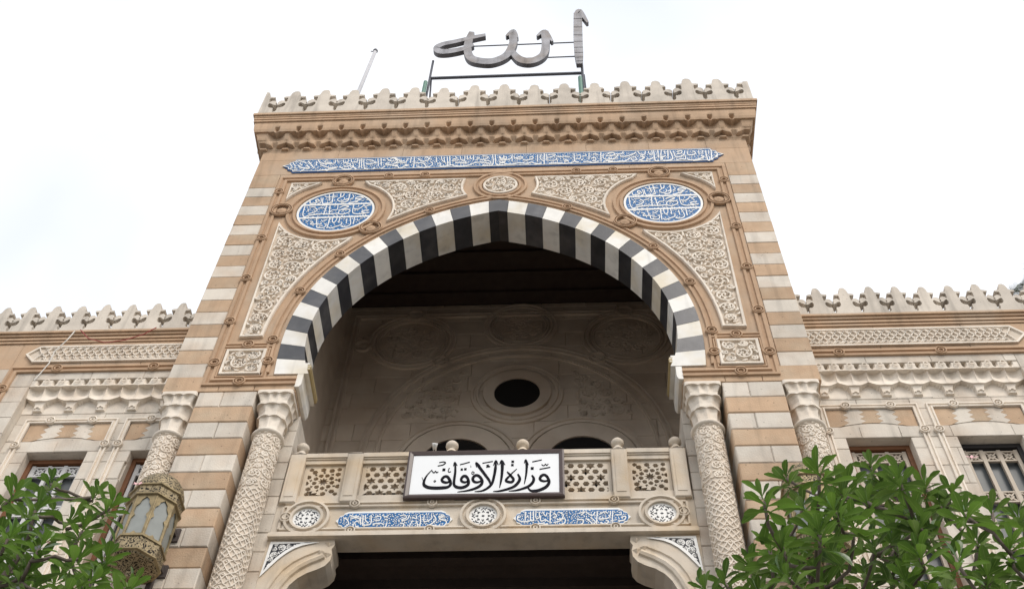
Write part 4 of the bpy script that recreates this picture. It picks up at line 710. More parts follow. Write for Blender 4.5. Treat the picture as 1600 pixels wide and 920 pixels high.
for x in (-2.21, 0, 2.21):
    c = B(); rr = .185
    for q in range(4):
        ca, sa = math.cos(q*PI/2), math.sin(q*PI/2); rot = lambda px, pz: (x+px*ca-pz*sa, 10.25+px*sa+pz*ca)
        for pts, ws in [([(.06, -.012), (.09, .0), (.06, .012)], [.012, .02, .012]), ([(.10, .03), (.135, 0), (.10, -.03)], [.010, .016, .010]), ([(.04, .06), (.065, .065), (.06, .04)], [.02, .024, .014]),
                        ([(.05, .115), (.085, .10), (.09, .07)], [.010, .022, .010]), ([(.10, .105), (.12, .085)], [.012, .012]), ([(.025, .125), (.045, .14)], [.014, .012]), ([(.14, .045), (.125, .06)], [.012, .012])]:
            c.ribbon([rot(*p) for p in pts], ws, .004, flat(YB-.004), .1)
    c.prism([(x-.022, 10.25), (x, 10.268), (x+.022, 10.25), (x, 10.232)], YB-.007, YB)
    c.obj('tile_pattern', 'tile_black', beam)['kind'] = 'stuff'
for key, xa, xb in (('bl', -1.835, -.375), ('br', .375, 1.825)):
    xm, hw = (xa+xb)/2, (xb-xa)/2; z0, z1 = 10.045, 10.355
    def outl(ins, x0=hw-.15):
        zm = (z0+z1)/2; H = (z1-z0)/2-ins; P = [(x0, H), (x0+.055, H*.80), (x0+.06, H*.62), (x0+.105, H*.5), (x0+.115, H*.25), (x0+.15-ins, 0), (x0+.115, -H*.25), (x0+.105, -H*.5), (x0+.06, -H*.62), (x0+.055, -H*.80), (x0, -H)]
        return [(xm+x, zm+z) for x, z in P]+[(xm-x, zm+z) for x, z in reversed(P)]
    d = B().prism(outl(0), YB-.006, YB+.02).obj('inscription_tile', 'glaze', beam)
    B().prism(outl(.032), YB-.009, YB).obj('tile_field', 'blue_tile', beam)
    c = B()
    for i, (pts, ws) in enumerate(DATA[key]):
        P, Wd = smooth_path(pts, [x*1.15 for x in ws]); c.ribbon([(x, ((z-.015-10.2)*1.12+10.2)*.72) for x, z in P], [v*.9 for v in Wd], .005+.0005*(i % 8), squash(YB-.009, .72), .15)
    ST = [([(x, (z-.015-10.2)*1.12+10.2) for x, z in smooth_path(p_, w_)[0]], 0) for p_, w_ in DATA[key]]
    for q, ws in fillers(outl(.035), ST, .013, 6, .012, 4200, 1.05): c.ribbon(q, ws, .005, flat(YB-.009), .15)
    c.obj('lettering', 'glaze', beam)
# base course of the parapet, rail, posts, panels
B().box(-2.62, 2.62, YB+.01, YB+.16, 10.50, 10.66).obj('parapet_base', 'beige', beam)
bb = B(); bb.box(-2.60, 2.60, YB-.025, YB+.20, 11.345, 11.42); bb.box(-2.60, 2.60, YB-.008, YB+.18, 11.32, 11.345); bb.box(-2.60, 2.60, YB+.008, YB+.16, 11.25, 11.32); bb.obj('hand_rail', 'beige', beam)
posts = [-2.50, -1.735, -.48, .47, 1.735, 2.50]
for i, x in enumerate(posts):
    pb = B(); wv = .105; y0, y1 = YB-.045, YB+.20
    pb.block(x-wv, x+wv, y0, y1, 10.505, 11.40, .012)
    pb.add([(x-wv, y0, 11.40), (x+wv, y0, 11.40), (x+wv, y1, 11.40), (x-wv, y1, 11.40), (x-.05, y0+.06, 11.475), (x+.05, y0+.06, 11.475), (x+.05, y1-.06, 11.475), (x-.05, y1-.06, 11.475)], [(0, 1, 5, 4), (1, 2, 6, 5), (2, 3, 7, 6), (3, 0, 4, 7), (4, 5, 6, 7)])
    pb.box(x-wv+.045, x+wv-.045, y0-.008, y0+.01, 10.60, 11.30)
    p = pb.obj('balustrade_post', 'beige', beam)
    if i != 1:
        B().lathe([(.085, 11.465), (.075, 11.50), (.045, 11.545), (.043, 11.565), (.074, 11.58), (.086, 11.615), (.084, 11.65), (.060, 11.685), (.02, 11.70), (0, 11.702)], x, (y0+y1)/2, 18).obj('finial', 'beige', p, True)
    else: tag(p, 'balustrade post without its ball finial')
def star(cx, cz, n, r, ri, a0=0): return [(cx+(r if k % 2 == 0 else ri)*math.cos(a0+k*PI/n), cz+(r if k % 2 == 0 else ri)*math.sin(a0+k*PI/n)) for k in range(2*n)]
def ngon(cx, cz, n, r, a0=0): return [(cx+r*math.cos(a0+2*PI*k/n), cz+r*math.sin(a0+2*PI*k/n)) for k in range(n)]
def clip_box(poly, x0, x1, z0, z1):
    for ax, lim, sg in ((0, x0, 1), (0, x1, -1), (1, z0, 1), (1, z1, -1)):
        out = []
        for i in range(len(poly)):
            a, b_ = poly[i-1], poly[i]; ia, ib = (a[ax]-lim)*sg >= 0, (b_[ax]-lim)*sg >= 0
            if ia != ib:
                t = (lim-a[ax])/(b_[ax]-a[ax]); out.append((lerp(a[0], b_[0], t), lerp(a[1], b_[1], t)))
            if ib: out.append(b_)
        poly = out
        if len(poly) < 3: return None
    ar_ = abs(sum(p[0]*q[1]-q[0]*p[1] for p, q in zip(poly, poly[1:]+poly[:1])))/2
    return poly if ar_ > .0003 else None
def screen(xa, xb, kind):
    z0, z1 = 10.66, 11.25; X0, X1, Z0, Z1 = xa+.05, xb-.05, 10.69, 11.215; H = []; xm, zm = (X0+X1)/2, (Z0+Z1)/2
    if kind == 'rosette':
        u = (X1-X0)/2; v = (Z1-Z0)/2; H.append(star(xm, zm, 9, .078, .042, .2))
        for k in range(9):
            a = 2*PI*k/9+.2+PI/9; H.append([(xm+r_*math.cos(a+d_), zm+r_*math.sin(a+d_)) for r_, d_ in ((.080, 0), (.108, -.29), (.140, -.235), (.152, 0), (.140, .235), (.108, .29))])
            a += PI/9; H.append(star(xm+.168*math.cos(a), zm+.168*math.sin(a), 4, .028, .014, a))
        for k in range(12):
            a = 2*PI*k/12+.12; q = ngon(xm+.222*math.cos(a), zm+.222*math.sin(a), 6, .040, a); H.append(q)
        for sx in (-1, 1):
            for sz in (-1, 1): H.append(ngon(xm+sx*(u-.038), zm+sz*(v-.038), 5, .036, sx*.7))
            H.append(ngon(xm+sx*(u-.01), zm, 6, .0, 0)) if False else None
    else:
        s_ = .128
        n_i = int((X1-X0)/s_)+2
        for j in range(-3, 4):
            for i in range(-n_i, n_i+1):
                px_, pz_ = xm+s_*(i+.5*(j % 2)), zm+j*s_*.866
                if (i+(j//2)*1+(j % 2)*2) % 3 == 0: H.append(star(px_, pz_, 6, .070, .040, PI/6))
                else: H.append(ngon(px_, pz_, 6, .046, PI/6*0))
    out = []
    for h in H:
        q = clip_box(h, X0, X1, Z0, Z1)
        if q: out.append(q)
    return B().prism([[(xa, z0), (xb, z0), (xb, z1), (xa, z1)]]+out, YB+.045, YB+.11).obj('pierced_panel', 'beige', beam)
for xa, xb, k in ((-2.39, -1.845, 'rosette'), (-1.625, -.59, 'hex'), (-.37, .36, 'hex'), (.58, 1.625, 'hex'), (1.845, 2.39, 'rosette')): screen(xa, xb, k)
# corbels at the ends of the beam
cp = [(2.63, 9.893), (1.80, 9.893), (1.79, 9.80), (1.82, 9.74), (1.80, 9.66), (1.81, 9.56), (1.86, 9.48), (1.95, 9.42), (2.06, 9.37), (2.16, 9.29), (2.24, 9.18), (2.29, 9.05), (2.33, 8.85), (2.35, 8.5), (2.35, 7.4), (2.63, 7.4)]
cin = [(1.90, 9.62), (1.93, 9.60), (2.06, 9.53), (2.18, 9.44), (2.28, 9.32), (2.35, 9.18), (2.42, 8.98), (2.45, 8.6), (2.45, 7.4)]
for s in (1, -1):
    bb = B(); bb.prism([(s*x, z) for x, z in cp], YB+.005, YB+.36)
    bb.rail([(s*x, z) for x, z in cin], YB+.005, [(-.045, 0), (-.035, .03), (.0, .045), (.035, .03), (.045, 0)])
    bb.rail([(s*(x+.09), z+.10) for x, z in cin], YB+.005, [(-.03, 0), (-.02, .02), (.02, .02), (.03, 0)])
    for (px_, pz_) in ((1.86, 9.83), (1.95, 9.70), (1.86, 9.66)):           # small faceted notches at the nose
        bb.add([(s*(px_-.055), YB+.003, pz_), (s*(px_+.055), YB+.003, pz_+.02), (s*px_, YB+.003, pz_-.055), (s*px_, YB-.03, pz_-.005)], [(0, 1, 3), (1, 2, 3), (2, 0, 3)])
    o = bb.obj('corbel', 'beige', beam)
    tp = [(2.565, 9.84), (2.03, 9.84)]+[(lerp(2.03, 2.60, t)+.03*math.sin(PI*t), 9.84-.075*math.sin(PI*t*.5)*2.6*t-.30*t**2.4) for t in (.12, .25, .4, .55, .7, .85, 1.0)]
    tp = [(s*x, z) for x, z in tp]
    B().prism(tp, YB-.006, YB+.02).obj('corbel_tile', 'tile_black', beam)
    c = B()
    for pts, ws in arabesque(tp, .055, .017, 51, .02): c.ribbon(pts, ws, .005, flat(YB-.006), .15)
    c.rail(tp, YB-.006, [(-.02, 0), (-.02, .008), (.02, .008), (.02, 0)], True)
    c.obj('tile_pattern', 'glaze', beam)['kind'] = 'stuff'
# ------------------------------------------------------------------ side wings
def WX(x, d): return EYE[0]+(x-EYE[0])*(9.9207+d)/10.4207      # heights and widths read at depth .5, carried to depth d
def WZ(z, d): return z*(9.9207+d)/10.4207
YF, YR = .44, .60                                             # face of the wing, back of the window recess
def rect_rows(z0, z1, ch, openings):
    zs = {round(z0, 4), round(z1, 4)}; keep = sorted({round(v, 4) for o in openings for v in o[2:] if z0 < v < z1}); z = z1
    for v in keep: zs.add(v)
    while z > z0:
        if all(abs(z-k) > .13 for k in zs): zs.add(round(z, 4))
        z -= ch
    return sorted(zs)
def block_wall(parent, x0, x1, z0, z1, y, ch, openings, matname, seed, lo=.45, hi=.85, depth=.08, name='stone_block', c=.006):
    r = random.Random(seed); zs = rect_rows(z0, z1, ch, openings)
    for i, (a, b_) in enumerate(zip(zs, zs[1:])):
        x = x0-(.3 if i % 2 else 0); cuts = [x0]
        while x < x1:
            x += r.uniform(lo, hi)
            if x0+.12 < x < x1-.12: cuts.append(x)
        cuts.append(x1)
        mcol = matname(i) if callable(matname) else matname
        for xa, xb in zip(cuts, cuts[1:]):
            segs = [(xa, xb)]
            for o in openings:
                if o[2] < b_-1e-4 and o[3] > a+1e-4: segs = [t for p, q in segs for t in ((p, min(q, o[0])), (max(p, o[1]), q)) if t[1]-t[0] > .03]
            for p, q in segs: B().block(p+.002, q-.002, y+r.uniform(-.003, .003), y+depth, a+.0025, b_-.0025, c).obj(name, mcol, parent)
    return zs
def core_wall(x0, x1, z0, z1, y0, y1, openings):
    b = B(); xs = sorted({x0, x1}|{v for o in openings for v in o[:2] if x0 < v < x1}); zs = sorted({z0, z1}|{v for o in openings for v in o[2:] if z0 < v < z1})
    for a, c in zip(xs, xs[1:]):
        for e, f in zip(zs, zs[1:]):
            mx, mz = (a+c)/2, (e+f)/2
            if not any(o[0] < mx < o[1] and o[2] < mz < o[3] for o in openings): b.box(a, c, y0, y1, e, f)
    return b
# stalactite cell of the wings (one pendant and the two cups above it)
PW = .44
def wing_rows():
    pk = lambda a, w_: max(0.0, min(1.0, (w_-a)/.05))
    cup2 = lambda a: abs(math.sin(PI*a))**.7                              # two cups per cell
    pit2 = lambda a: max(0, 1-((a-.5)/.15)**2)
    Z = lambda z: WZ(z, .5)
    eb = lambda a: 12.715+.075*max(0, (a-.36)/.64)**1.3
    return [lambda a: (12.53, 0), lambda a: (12.545, 0), lambda a: (12.548, .045*pk(a, .30)), lambda a: (12.63, .058*pk(a, .31)), lambda a: (12.68, .066*pk(a, .38)), lambda a: (min(eb(a)-.006, 12.71), .072*pk(a, .52)), lambda a: (eb(a)-.004, .078*pk(a, .66)+.004),
            lambda a: (eb(a)-.002, .09+.015*(1-a)), lambda a: (12.80, .10-.03*cup2(a)), lambda a: (12.87, .115-.075*cup2(a)), lambda a: (12.94, .13-.095*cup2(a)), lambda a: (12.975+.012*cup2(a), .14-.09*cup2(a)), lambda a: (12.97+.012*cup2(a), .160),
            lambda a: (13.01, .163-.015*pit2(a)), lambda a: (13.06, .165-.09*pit2(a)), lambda a: (13.12, .166-.09*pit2(a)), lambda a: (13.16, .167-.015*pit2(a)), lambda a: (13.19, .167)]
def make_wing(s, name, label, xin, xrec, xend, bandtip, windows, seed):
    """s = -1 left, +1 right; xin at the tower, xrec the outer side of the window recess, xend the far end"""
    wg = thing(name, label, 'building', (s*7, 2, -1.6))
    lo, hi = sorted((s*xin, s*xend)); rl_, rh_ = sorted((s*xin, s*xrec))
    opens = [(a, b_, 8.9, 11.74) for a, b_ in windows]
    ztop = 14.02
    core_wall(lo, hi, -1.6, ztop, YR+.05, YR+.40, opens).obj('wall_core', 'cream', wg)
    fl, fh = sorted((s*xrec, s*xend)); B().box(fl, fh, YF+.05, YR+.06, -1.6, ztop).obj('wall_core', 'cream', wg)
    B().box(rl_, rh_, YF+.05, YR+.06, 13.25, ztop).obj('wall_core', 'cream', wg)
    # recess wall with the windows
    jog = [(a-.17, b_+.17, WZ(11.85, YR), WZ(12.20, YR)) for a, b_ in windows]
    block_wall(wg, rl_, rh_, 8.0, 13.2, YR, .335, opens+jog, 'cream', seed)
    B().box(*sorted((s*xrec, s*(xrec+.3))), YF+.03, YR+.04, -1.6, 8.0).obj('pier_base', 'cream', wg)
    # face over the recess and beside it
    zf = WZ(13.42, YF)
    block_wall(wg, rl_, rh_, WZ(13.19, YF)+.02, zf-.02, YF, .5, [], 'cream', seed+1, .7, 1.1)
    xf = s*(abs(bandtip)+.06)
    pl, ph_ = sorted((s*xrec, xf)); block_wall(wg, pl, ph_, 8.0, zf-.02, YF, .34, [], 'cream', seed+2, .5, .9)
    ol, oh = sorted((xf, s*xend)); block_wall(wg, ol, oh, 8.0, zf+.06, YF, .33, [], lambda i: 'cream' if i % 2 else 'brown', seed+3, .9, 1.5)
    B().box(ol, oh, YF+.01, YF+.08, -1.6, 8.0).obj('pier_base', 'cream', wg)
    # brown zone with the carved band
    zb0, zb1 = WZ(13.62, YF), WZ(13.985, YF)
    block_wall(wg, lo, hi, zf+.06, ztop, YF, .6, [], 'brown_smooth', seed+4, .9, 1.5, c=.004)
    bb = B(); fr_ = [(s*xin, zf+.015), (xf, zf+.015), (xf, 8.0)]; bb.rail(fr_, YF, scaleprof(RAIL2, .95, 1.0))
    for kx in ((xin+.55), (xin+2.0)): knot(bb, s*kx, zf+.015, .055, YF-.008)
    for kz in (12.9, 11.6): knot(bb, xf, kz, .06, YF-.008)
    bb.obj('frame_moulding', 'brown_rail', wg)
    a0, a1 = sorted((s*xin, s*abs(bandtip))); zm = (zb0+zb1)/2; t_ = s*.16
    outl = [(s*xin, zb0), (s*abs(bandtip)-t_, zb0), (s*abs(bandtip), zm), (s*abs(bandtip)-t_, zb1), (s*xin, zb1)]
    p = B().prism(outl, YF-.008, YF+.02).obj('carved_band', 'cream_ground', wg)
    c = B(); n = int((a1-a0-.2)/.115); H = (zb1-zb0)/2-.035
    for i in range(n):                                                   # plaited strapwork
        x = s*xin+s*(.06+i*.115); 
        for q in ([(x, zm-H), (x+s*.06, zm-H*.4), (x+s*.115, zm), (x+s*.17, zm+H*.55), (x+s*.20, zm+H)], [(x, zm+H), (x+s*.06, zm+H*.4), (x+s*.115, zm), (x+s*.17, zm-H*.55), (x+s*.20, zm-H)], [(x+s*.02, zm-H*.95), (x+s*.06, zm-H*.78), (x+s*.10, zm-H*.95)], [(x+s*.02, zm+H*.95), (x+s*.06, zm+H*.78), (x+s*.10, zm+H*.95)]):
            q = [v for v in q if abs(v[0]) < abs(bandtip)-.13]
            if len(q) > 1: c.ribbon(q, [.026]*len(q), .026, flat(YF-.008), .35)
    c.rail(outl, YF-.008, [(-.02, 0), (-.02, .028), (.012, .028), (.018, 0)] , True)
    co = c.obj('carving', 'cream_carved', p); co['kind'] = 'stuff'
    # ledge and cresting
    bb = B()
    for za, zb, o in ((14.02, 14.06, .02), (14.06, 14.08, .008), (14.08, 14.13, .035), (14.13, 14.15, .025), (14.15, 14.20, .055), (14.20, 14.245, .085)): bb.box(lo, hi, YF-o, YR+.4, za, zb)
    lg = bb.obj('cornice_ledge', 'brown_smooth', wg)
    B().box(lo+.002, hi-.002, YF-.08, YR+.39, 14.2452, 14.2485).obj('bounce_sheet', 'ledge_bounce_dark', lg)  # dark sheet added here too, unseen from below, to keep bounce off the merlons
    k = .405/.598; kz = .71/1.03; x = s*(xin+.10); first = None
    while abs(x) < xend-.1:
        set_merlon(wg, T(x, YF-.055+rm.uniform(-.006, .006), 14.248) @ Matrix.Diagonal((k, .68, kz, 1)), int(abs(x)*31)); x += s*.405
    # stalactites over the recess
    nc = int(round((rh_-rl_)/PW)); pw = (rh_-rl_)/nc
    cl = loft(wing_rows(), -pw/2, pw/2, 32, lambda x, o, z: (x, YR-o*.88, WZ(z, .52))).obj('muqarnas_cell', 'cream_carved', wg, M0=T(rl_+pw/2, 0, 0))
    for i in range(1, nc): dup(cl, T(i*pw, 0, 0), wg)
    for i in range(nc*2):                                                # shallow rosettes between the pits
        xx = rl_+pw*(i*.5); bb = B()
        if rl_+.05 < xx < rh_-.05: bb.rail(circ(xx, WZ(13.095, .5), .035, 10), YR-.166, [(-.006, 0), (-.006, .008), (.006, .008), (.006, 0)], True).obj('rosette', 'cream_carved', wg)
    for i in range(nc):                                                  # round arch cut into the foot of each pendant
        xx = rl_+pw*(i+.5); B().rail(arc(xx, WZ(12.58, .52), .036, 0, PI, 8), YR-.05, [(-.010, -.03), (-.010, .014), (.010, .014), (.010, -.03)]).obj('pendant_arch', 'cream_carved', wg)
    # windows
    for a, b_ in windows:
        w_ = B(); m_ = (a+b_)/2; z0, z1 = 8.9, 11.74; yr = YR+.15
        w_.box(a, a+.06, yr, yr+.08, z0, z1); w_.box(b_-.06, b_, yr, yr+.08, z0, z1); w_.box(a, b_, yr+.001, yr+.079, z1-.07, z1)
        wn = w_.obj('window', 'wood_orange' if seed < 60 or a < 6 else 'wood_black', wg)
        B().box(a+.05, b_-.05, yr+.11, yr+.12, z0, z1-.05).obj('pane', 'pane', wn)
        gm = 'grille' if s < 0 else 'grille_cream'; L_, R_ = a+.065, b_-.065; st = (R_-L_-.05)/3
        for i in range(4): B().box(L_+i*st, L_+i*st+.05, yr+.03, yr+.075, z0, z1-.09).obj('grille_bar', gm, wn)
        for zc in (z1-.20, z1-.95, z1-1.75):
            for i in range(3):
                xa, xb = L_+i*st+.05, L_+(i+1)*st; q = B(); xm = (xa+xb)/2; hh = .085; hw = (xb-xa)/2
                q.rail([(xa, zc-hh), (xb, zc-hh), (xb, zc+hh), (xa, zc+hh)], yr+.055, [(-.012, -.015), (-.012, .02), (.012, .02), (.012, -.015)], True)
                for u_ in (1, -1): q.rail([(xa, zc-u_*hh), (xb, zc+u_*hh)], yr+.055, [(-.010, -.012), (-.010, .015), (.010, .015), (.010, -.012)])
                q.rail([(xm-hw*.5, zc), (xm, zc+hh*.5), (xm+hw*.5, zc), (xm, zc-hh*.5)], yr+.055, [(-.010, -.012), (-.010, .016), (.010, .016), (.010, -.012)], True)
                q.obj('grille_lattice', gm, wn)
        # joggled lintel of alternating stones
        za, zb = WZ(11.85, YR), WZ(12.20, YR); X0, X1 = a-.165, b_+.165; nst = 5; ww = (X1-X0)/nst
        lift = lambda x: za+.075*max(0, 1-((x-m_)/(.40*(X1-X0)))**2)
        def zig(x, d): return [(x+d*.035*(1 if k % 2 else -1)+(m_-x)*.10*(k/6), lerp(lift(x)+.002, zb-.003, k/6)) for k in range(7)]
        for i in range(nst):
            L0 = [(X0+.002, za), (X0+.002, zb-.003)] if i == 0 else zig(X0+i*ww, 1)
            R0 = [(X1-.002, za), (X1-.002, zb-.003)] if i == nst-1 else zig(X0+(i+1)*ww, 1)
            L0 = [(x+.002, z) for x, z in L0]; R0 = [(x-.002, z) for x, z in R0]
            bot = [(lerp(L0[0][0], R0[0][0], t), lift(lerp(L0[0][0], R0[0][0], t))+.002) for t in (.25, .5, .75)]
            B().prism(L0+list(reversed(R0))+list(reversed(bot)), YR+.004, YR+.08).obj('lintel_stone', 'brown' if i % 2 == 0 else 'cream', wg)
        bb = B(); bb.prism([(X0+.12, za)]+[(lerp(X0+.12, X1-.12, t/12), min(lift(lerp(X0+.12, X1-.12, t/12)), za+.08)-.004) for t in range(13)]+[(X1-.12, za)], YR+.012, YR+.08); bb.obj('relieving_arch', 'cream', wg)
        bb = B(); Zt = WZ(12.245, YR); bb.rail([(a-.21, 8.4), (a-.21, Zt), (b_+.21, Zt), (b_+.21, 8.4)], YR-.001, scaleprof(RAIL2, .55, .8))
        for kx, kz_ in ((a-.21, 11.85), (b_+.21, 11.85), (a+.12, Zt), (b_-.12, Zt)): knot(bb, kx, kz_, .042, YR-.006)
        bb.obj('window_moulding', 'cream_carved', wg)
    # roof and far walls
    B().box(lo, hi, YR+.4, 6, 13.8, 14.05).obj('roof', 'pavement', wg)
    return wg
wl = lambda a, b_: tuple(sorted((WX(a, YR), WX(b_, YR))))
make_wing(-1, 'side_wing', 'cream stone wing left of the tower with white grilled windows', 4.46, 6.76, 12.0, 7.06, [wl(-6.30, -5.46), wl(-4.86, -4.02)], 40)
make_wing(1, 'side_wing', 'cream stone wing right of the tower with dark framed window', 4.46, 7.47, 12.4, 7.76, [wl(4.753, 5.60), wl(6.206, 7.046)], 60)

# ------------------------------------------------------------------ ministry sign on the balustrade
sg = thing('sign_board', 'white sign board with black Arabic lettering and dark brown frame on the balcony', 'sign', (0, .38, 10.55))
B().box(-.99, .99, .378, .395, 10.53, 11.33).obj('board', 'board', sg)
bb = B(); bb.rail([(-.985, 10.535), (.985, 10.535), (.985, 11.325), (-.985, 11.325)], .392, [(-.035, -.02), (-.035, .03), (-.012, .04), (.03, .026), (.035, .012), (.035, -.02)], True); bb.obj('sign_frame', 'board_frame', sg)
c = B()
for i, (pts, ws) in enumerate(DATA['sign']):
    P, Wd = smooth_path(pts, [w_*1.12 for w_ in ws], 6); c.ribbon([(x, z*.70) for x, z in P], Wd, .003+.0003*(i % 8), squash(.378, .70), .05)
c.obj('lettering', 'ink', sg)
# small spotlight on the rail
sp = thing('spotlight', 'small white spotlight clamped to the balcony rail above the sign', 'lamp', (-.70, .42, 11.42))
B().tube([(-.70, .44, 11.40), (-.70, .44, 11.47)], .012).obj('stem', 'iron', sp)
B().tube([(-.70, .47, 11.47), (-.695, .40, 11.50), (-.69, .37, 11.52)], [.02, .032, .04], 10).obj('lamp_head', 'glaze', sp, True)

# ------------------------------------------------------------------ sign on the roof
rs = thing('roof_sign', 'large grey metal Arabic word standing on a frame on the tower roof', 'sign', (0, .3, 20.3))
YS = .15
names = ['letter', 'letter', 'letter', 'letter', 'letter', 'letter', 'letter']
groups = [[0, 1], [2, 3], [4, 5], [6]]
for gi, grp in enumerate(groups):
    b = B()
    for k in grp:
        pts, ws = DATA['roof'][k]; P, Wd = smooth_path(pts, ws, 6); n = len(P); vs = []
        for i in range(n):
            a = P[max(i-1, 0)]; e = P[min(i+1, n-1)]; dx, dz = e[0]-a[0], e[1]-a[1]; l = math.hypot(dx, dz); l = math.hypot(dx, dz*.42); nx, nz = -dz*.42/l*Wd[i]/2, dx/l*Wd[i]/2/.55
            y0, y1 = YS-.001*k, YS+.10
            vs += [(P[i][0]+nx, y0, P[i][1]+nz), (P[i][0]-nx, y0, P[i][1]-nz), (P[i][0]-nx, y1, P[i][1]-nz), (P[i][0]+nx, y1, P[i][1]+nz)]
        b.add(vs, [(i*4, i*4+1, i*4+5, i*4+4) for i in range(n-1)])
        b.add(vs, [(i*4+q, i*4+(q+1) % 4, i*4+4+(q+1) % 4, i*4+4+q) for i in range(n-1) for q in (1, 2, 3)]+[(0, 1, 2, 3), (n*4-1, n*4-2, n*4-3, n*4-4)], 1)
        for i in range(2, n-1, 2) if k == 0 else ():                              # rusty seams and lamp holders along the stroke
            p, q = Vector(vs[i*4]), Vector(vs[i*4+1]); b.tube([p+Vector((0, -.003, 0)), q+Vector((0, -.003, 0))], .006, 4, 1)
    b.obj('letter', ['metal_grey', 'metal_side'], rs)
for a, e, r in (((-1.72, .33, 23.22), (1.60, .33, 23.25), .035), ((-.9, .26, 24.75), (1.62, .26, 24.80), .015), ((-.95, .26, 23.95), (1.62, .26, 24.0), .015)): B().tube([a, e], r).obj('cross_bar', 'metal_dark', rs)
for x in (-1.70, 1.60):
    B().tube([(x, .33, 20.3), (x, .33, 24.15 if x < 0 else 24.4)], .03).obj('post', 'metal_dark', rs)
    B().tube([(x-.10*(1 if x < 0 else -1)*0-.06, .27, 20.3), (x-.06, .27, 22.9)], .045, 8).obj('base_post', 'green_paint', rs)
    B().tube([(x+.12, .7, 20.3), (x+.03, .35, 23.2)], .022).obj('brace', 'metal_dark', rs)
fp = thing('flagpole', 'leaning pale metal flagpole on the tower roof left of the sign', 'pole', (-3.2, 1.0, 20.3))
B().tube([(-3.62, 1.0, 20.3), (-3.345, 1.0, 26.45)], [.055, .045], 10).obj('shaft', 'pole', fp, True)
bb = B(); bb.lathe([(.055, 26.42), (.062, 26.46), (.05, 26.50), (.0, 26.52)], -3.345, 1.0, 10); bb.tube([(-3.345, 1.0, 26.40), (-3.45, .97, 26.38)], .012); bb.obj('cap', 'metal_dark', fp)

# ------------------------------------------------------------------ brass lanterns on the pilasters
def make_lantern(cx, cy, label):
    t = thing('lantern', label, 'lantern', (cx, cy, 8.46), 'brass lanterns on the pilasters')
    oc_ = lambda prof: B().lathe(prof, cx, cy, 8, PI/8)
    oc_([(.0, 8.46), (.03, 8.47), (.05, 8.53), (.17, 8.585), (.27, 8.60), (.285, 8.62)]).obj('bottom_drop', 'brass_pierced', t)
    oc_([(.285, 8.62), (.315, 8.63), (.315, 8.645), (.30, 8.65)]).obj('rim', 'brass', t)
    oc_([(.298, 8.65), (.302, 8.82)]).obj('lower_band', 'brass_pierced', t)
    oc_([(.302, 8.815), (.318, 8.82), (.318, 8.84), (.29, 8.845)]).obj('rim', 'brass', t)
    oc_([(.282, 9.44), (.325, 9.455), (.325, 9.475), (.305, 9.48)]).obj('rim', 'brass', t)
    oc_([(.305, 9.48), (.308, 9.60)]).obj('upper_band', 'brass_pierced', t)
    oc_([(.308, 9.595), (.33, 9.605), (.33, 9.625), (.30, 9.635)]).obj('rim', 'brass', t)
    B().lathe([(.30, 9.63), (.298, 9.70), (.27, 9.79), (.22, 9.87), (.14, 9.93), (.05, 9.96), (.03, 10.02), (.0, 10.03)], cx, cy, 24).obj('dome', 'brass_pierced', t, True)
    ap = .285*math.cos(PI/8); hw = .285*math.sin(PI/8)
    arch = [(-hw*.84, 8.87), (-hw*.3, 8.87), (0, 8.905), (hw*.3, 8.87), (hw*.84, 8.87), (hw*.82, 9.10), (hw*.58, 9.15), (hw*.80, 9.20), (hw*.78, 9.28), (hw*.48, 9.33), (hw*.40, 9.38), (0, 9.43), (-hw*.40, 9.38), (-hw*.48, 9.33), (-hw*.78, 9.28), (-hw*.80, 9.20), (-hw*.58, 9.15), (-hw*.82, 9.10)]
    f0 = p0 = None
    for k in range(8):
        Mx = T(cx, cy, 0) @ Matrix.Rotation(k*PI/4, 4, 'Z')
        if k == 0:
            f0 = B().prism([[(-hw, 8.84), (hw, 8.84), (hw, 9.45), (-hw, 9.45)], arch], -ap-.012, -ap).obj('pane_frame', 'brass', t, M0=Mx)
            p0 = B().box(-hw*.9, hw*.9, -ap+.004, -ap+.008, 8.85, 9.44).obj('glass_pane', 'frosted', t, M0=Mx)
            r0_ = B().tube([(-hw, -ap-.008, 8.84), (-hw, -ap-.008, 9.45)], .010, 6).obj('corner_rib', 'brass', t, M0=Mx)
        else:
            for o in (f0, p0, r0_):
                q = o.copy(); q.matrix_basis = Mx; link(q, t)
    b = B(); sx = .13 if cx < 0 else -.13
    b.box(cx+sx-.02, cx+sx+.02, cy+.20, .02, 9.52, 9.58); b.box(cx+sx-.05, cx+sx+.05, -.025, .02, 9.45, 9.65)
    b.box(cx+sx-.02, cx+sx+.02, cy+.20, .02, 8.95, 9.03); b.box(cx+sx-.05, cx+sx+.05, -.025, .02, 8.90, 9.08)
    b.box(cx+sx-.03, cx+sx+.03, cy+.26, cy+.32, 8.5, 9.62)
    b.obj('wall_bracket', 'iron', t)
    return t
make_lantern(-3.72, -.50, 'brass octagonal lantern with frosted panes on the left pilaster')
make_lantern(3.78, -.50, 'brass octagonal lantern half hidden by the tree on the right pilaster')

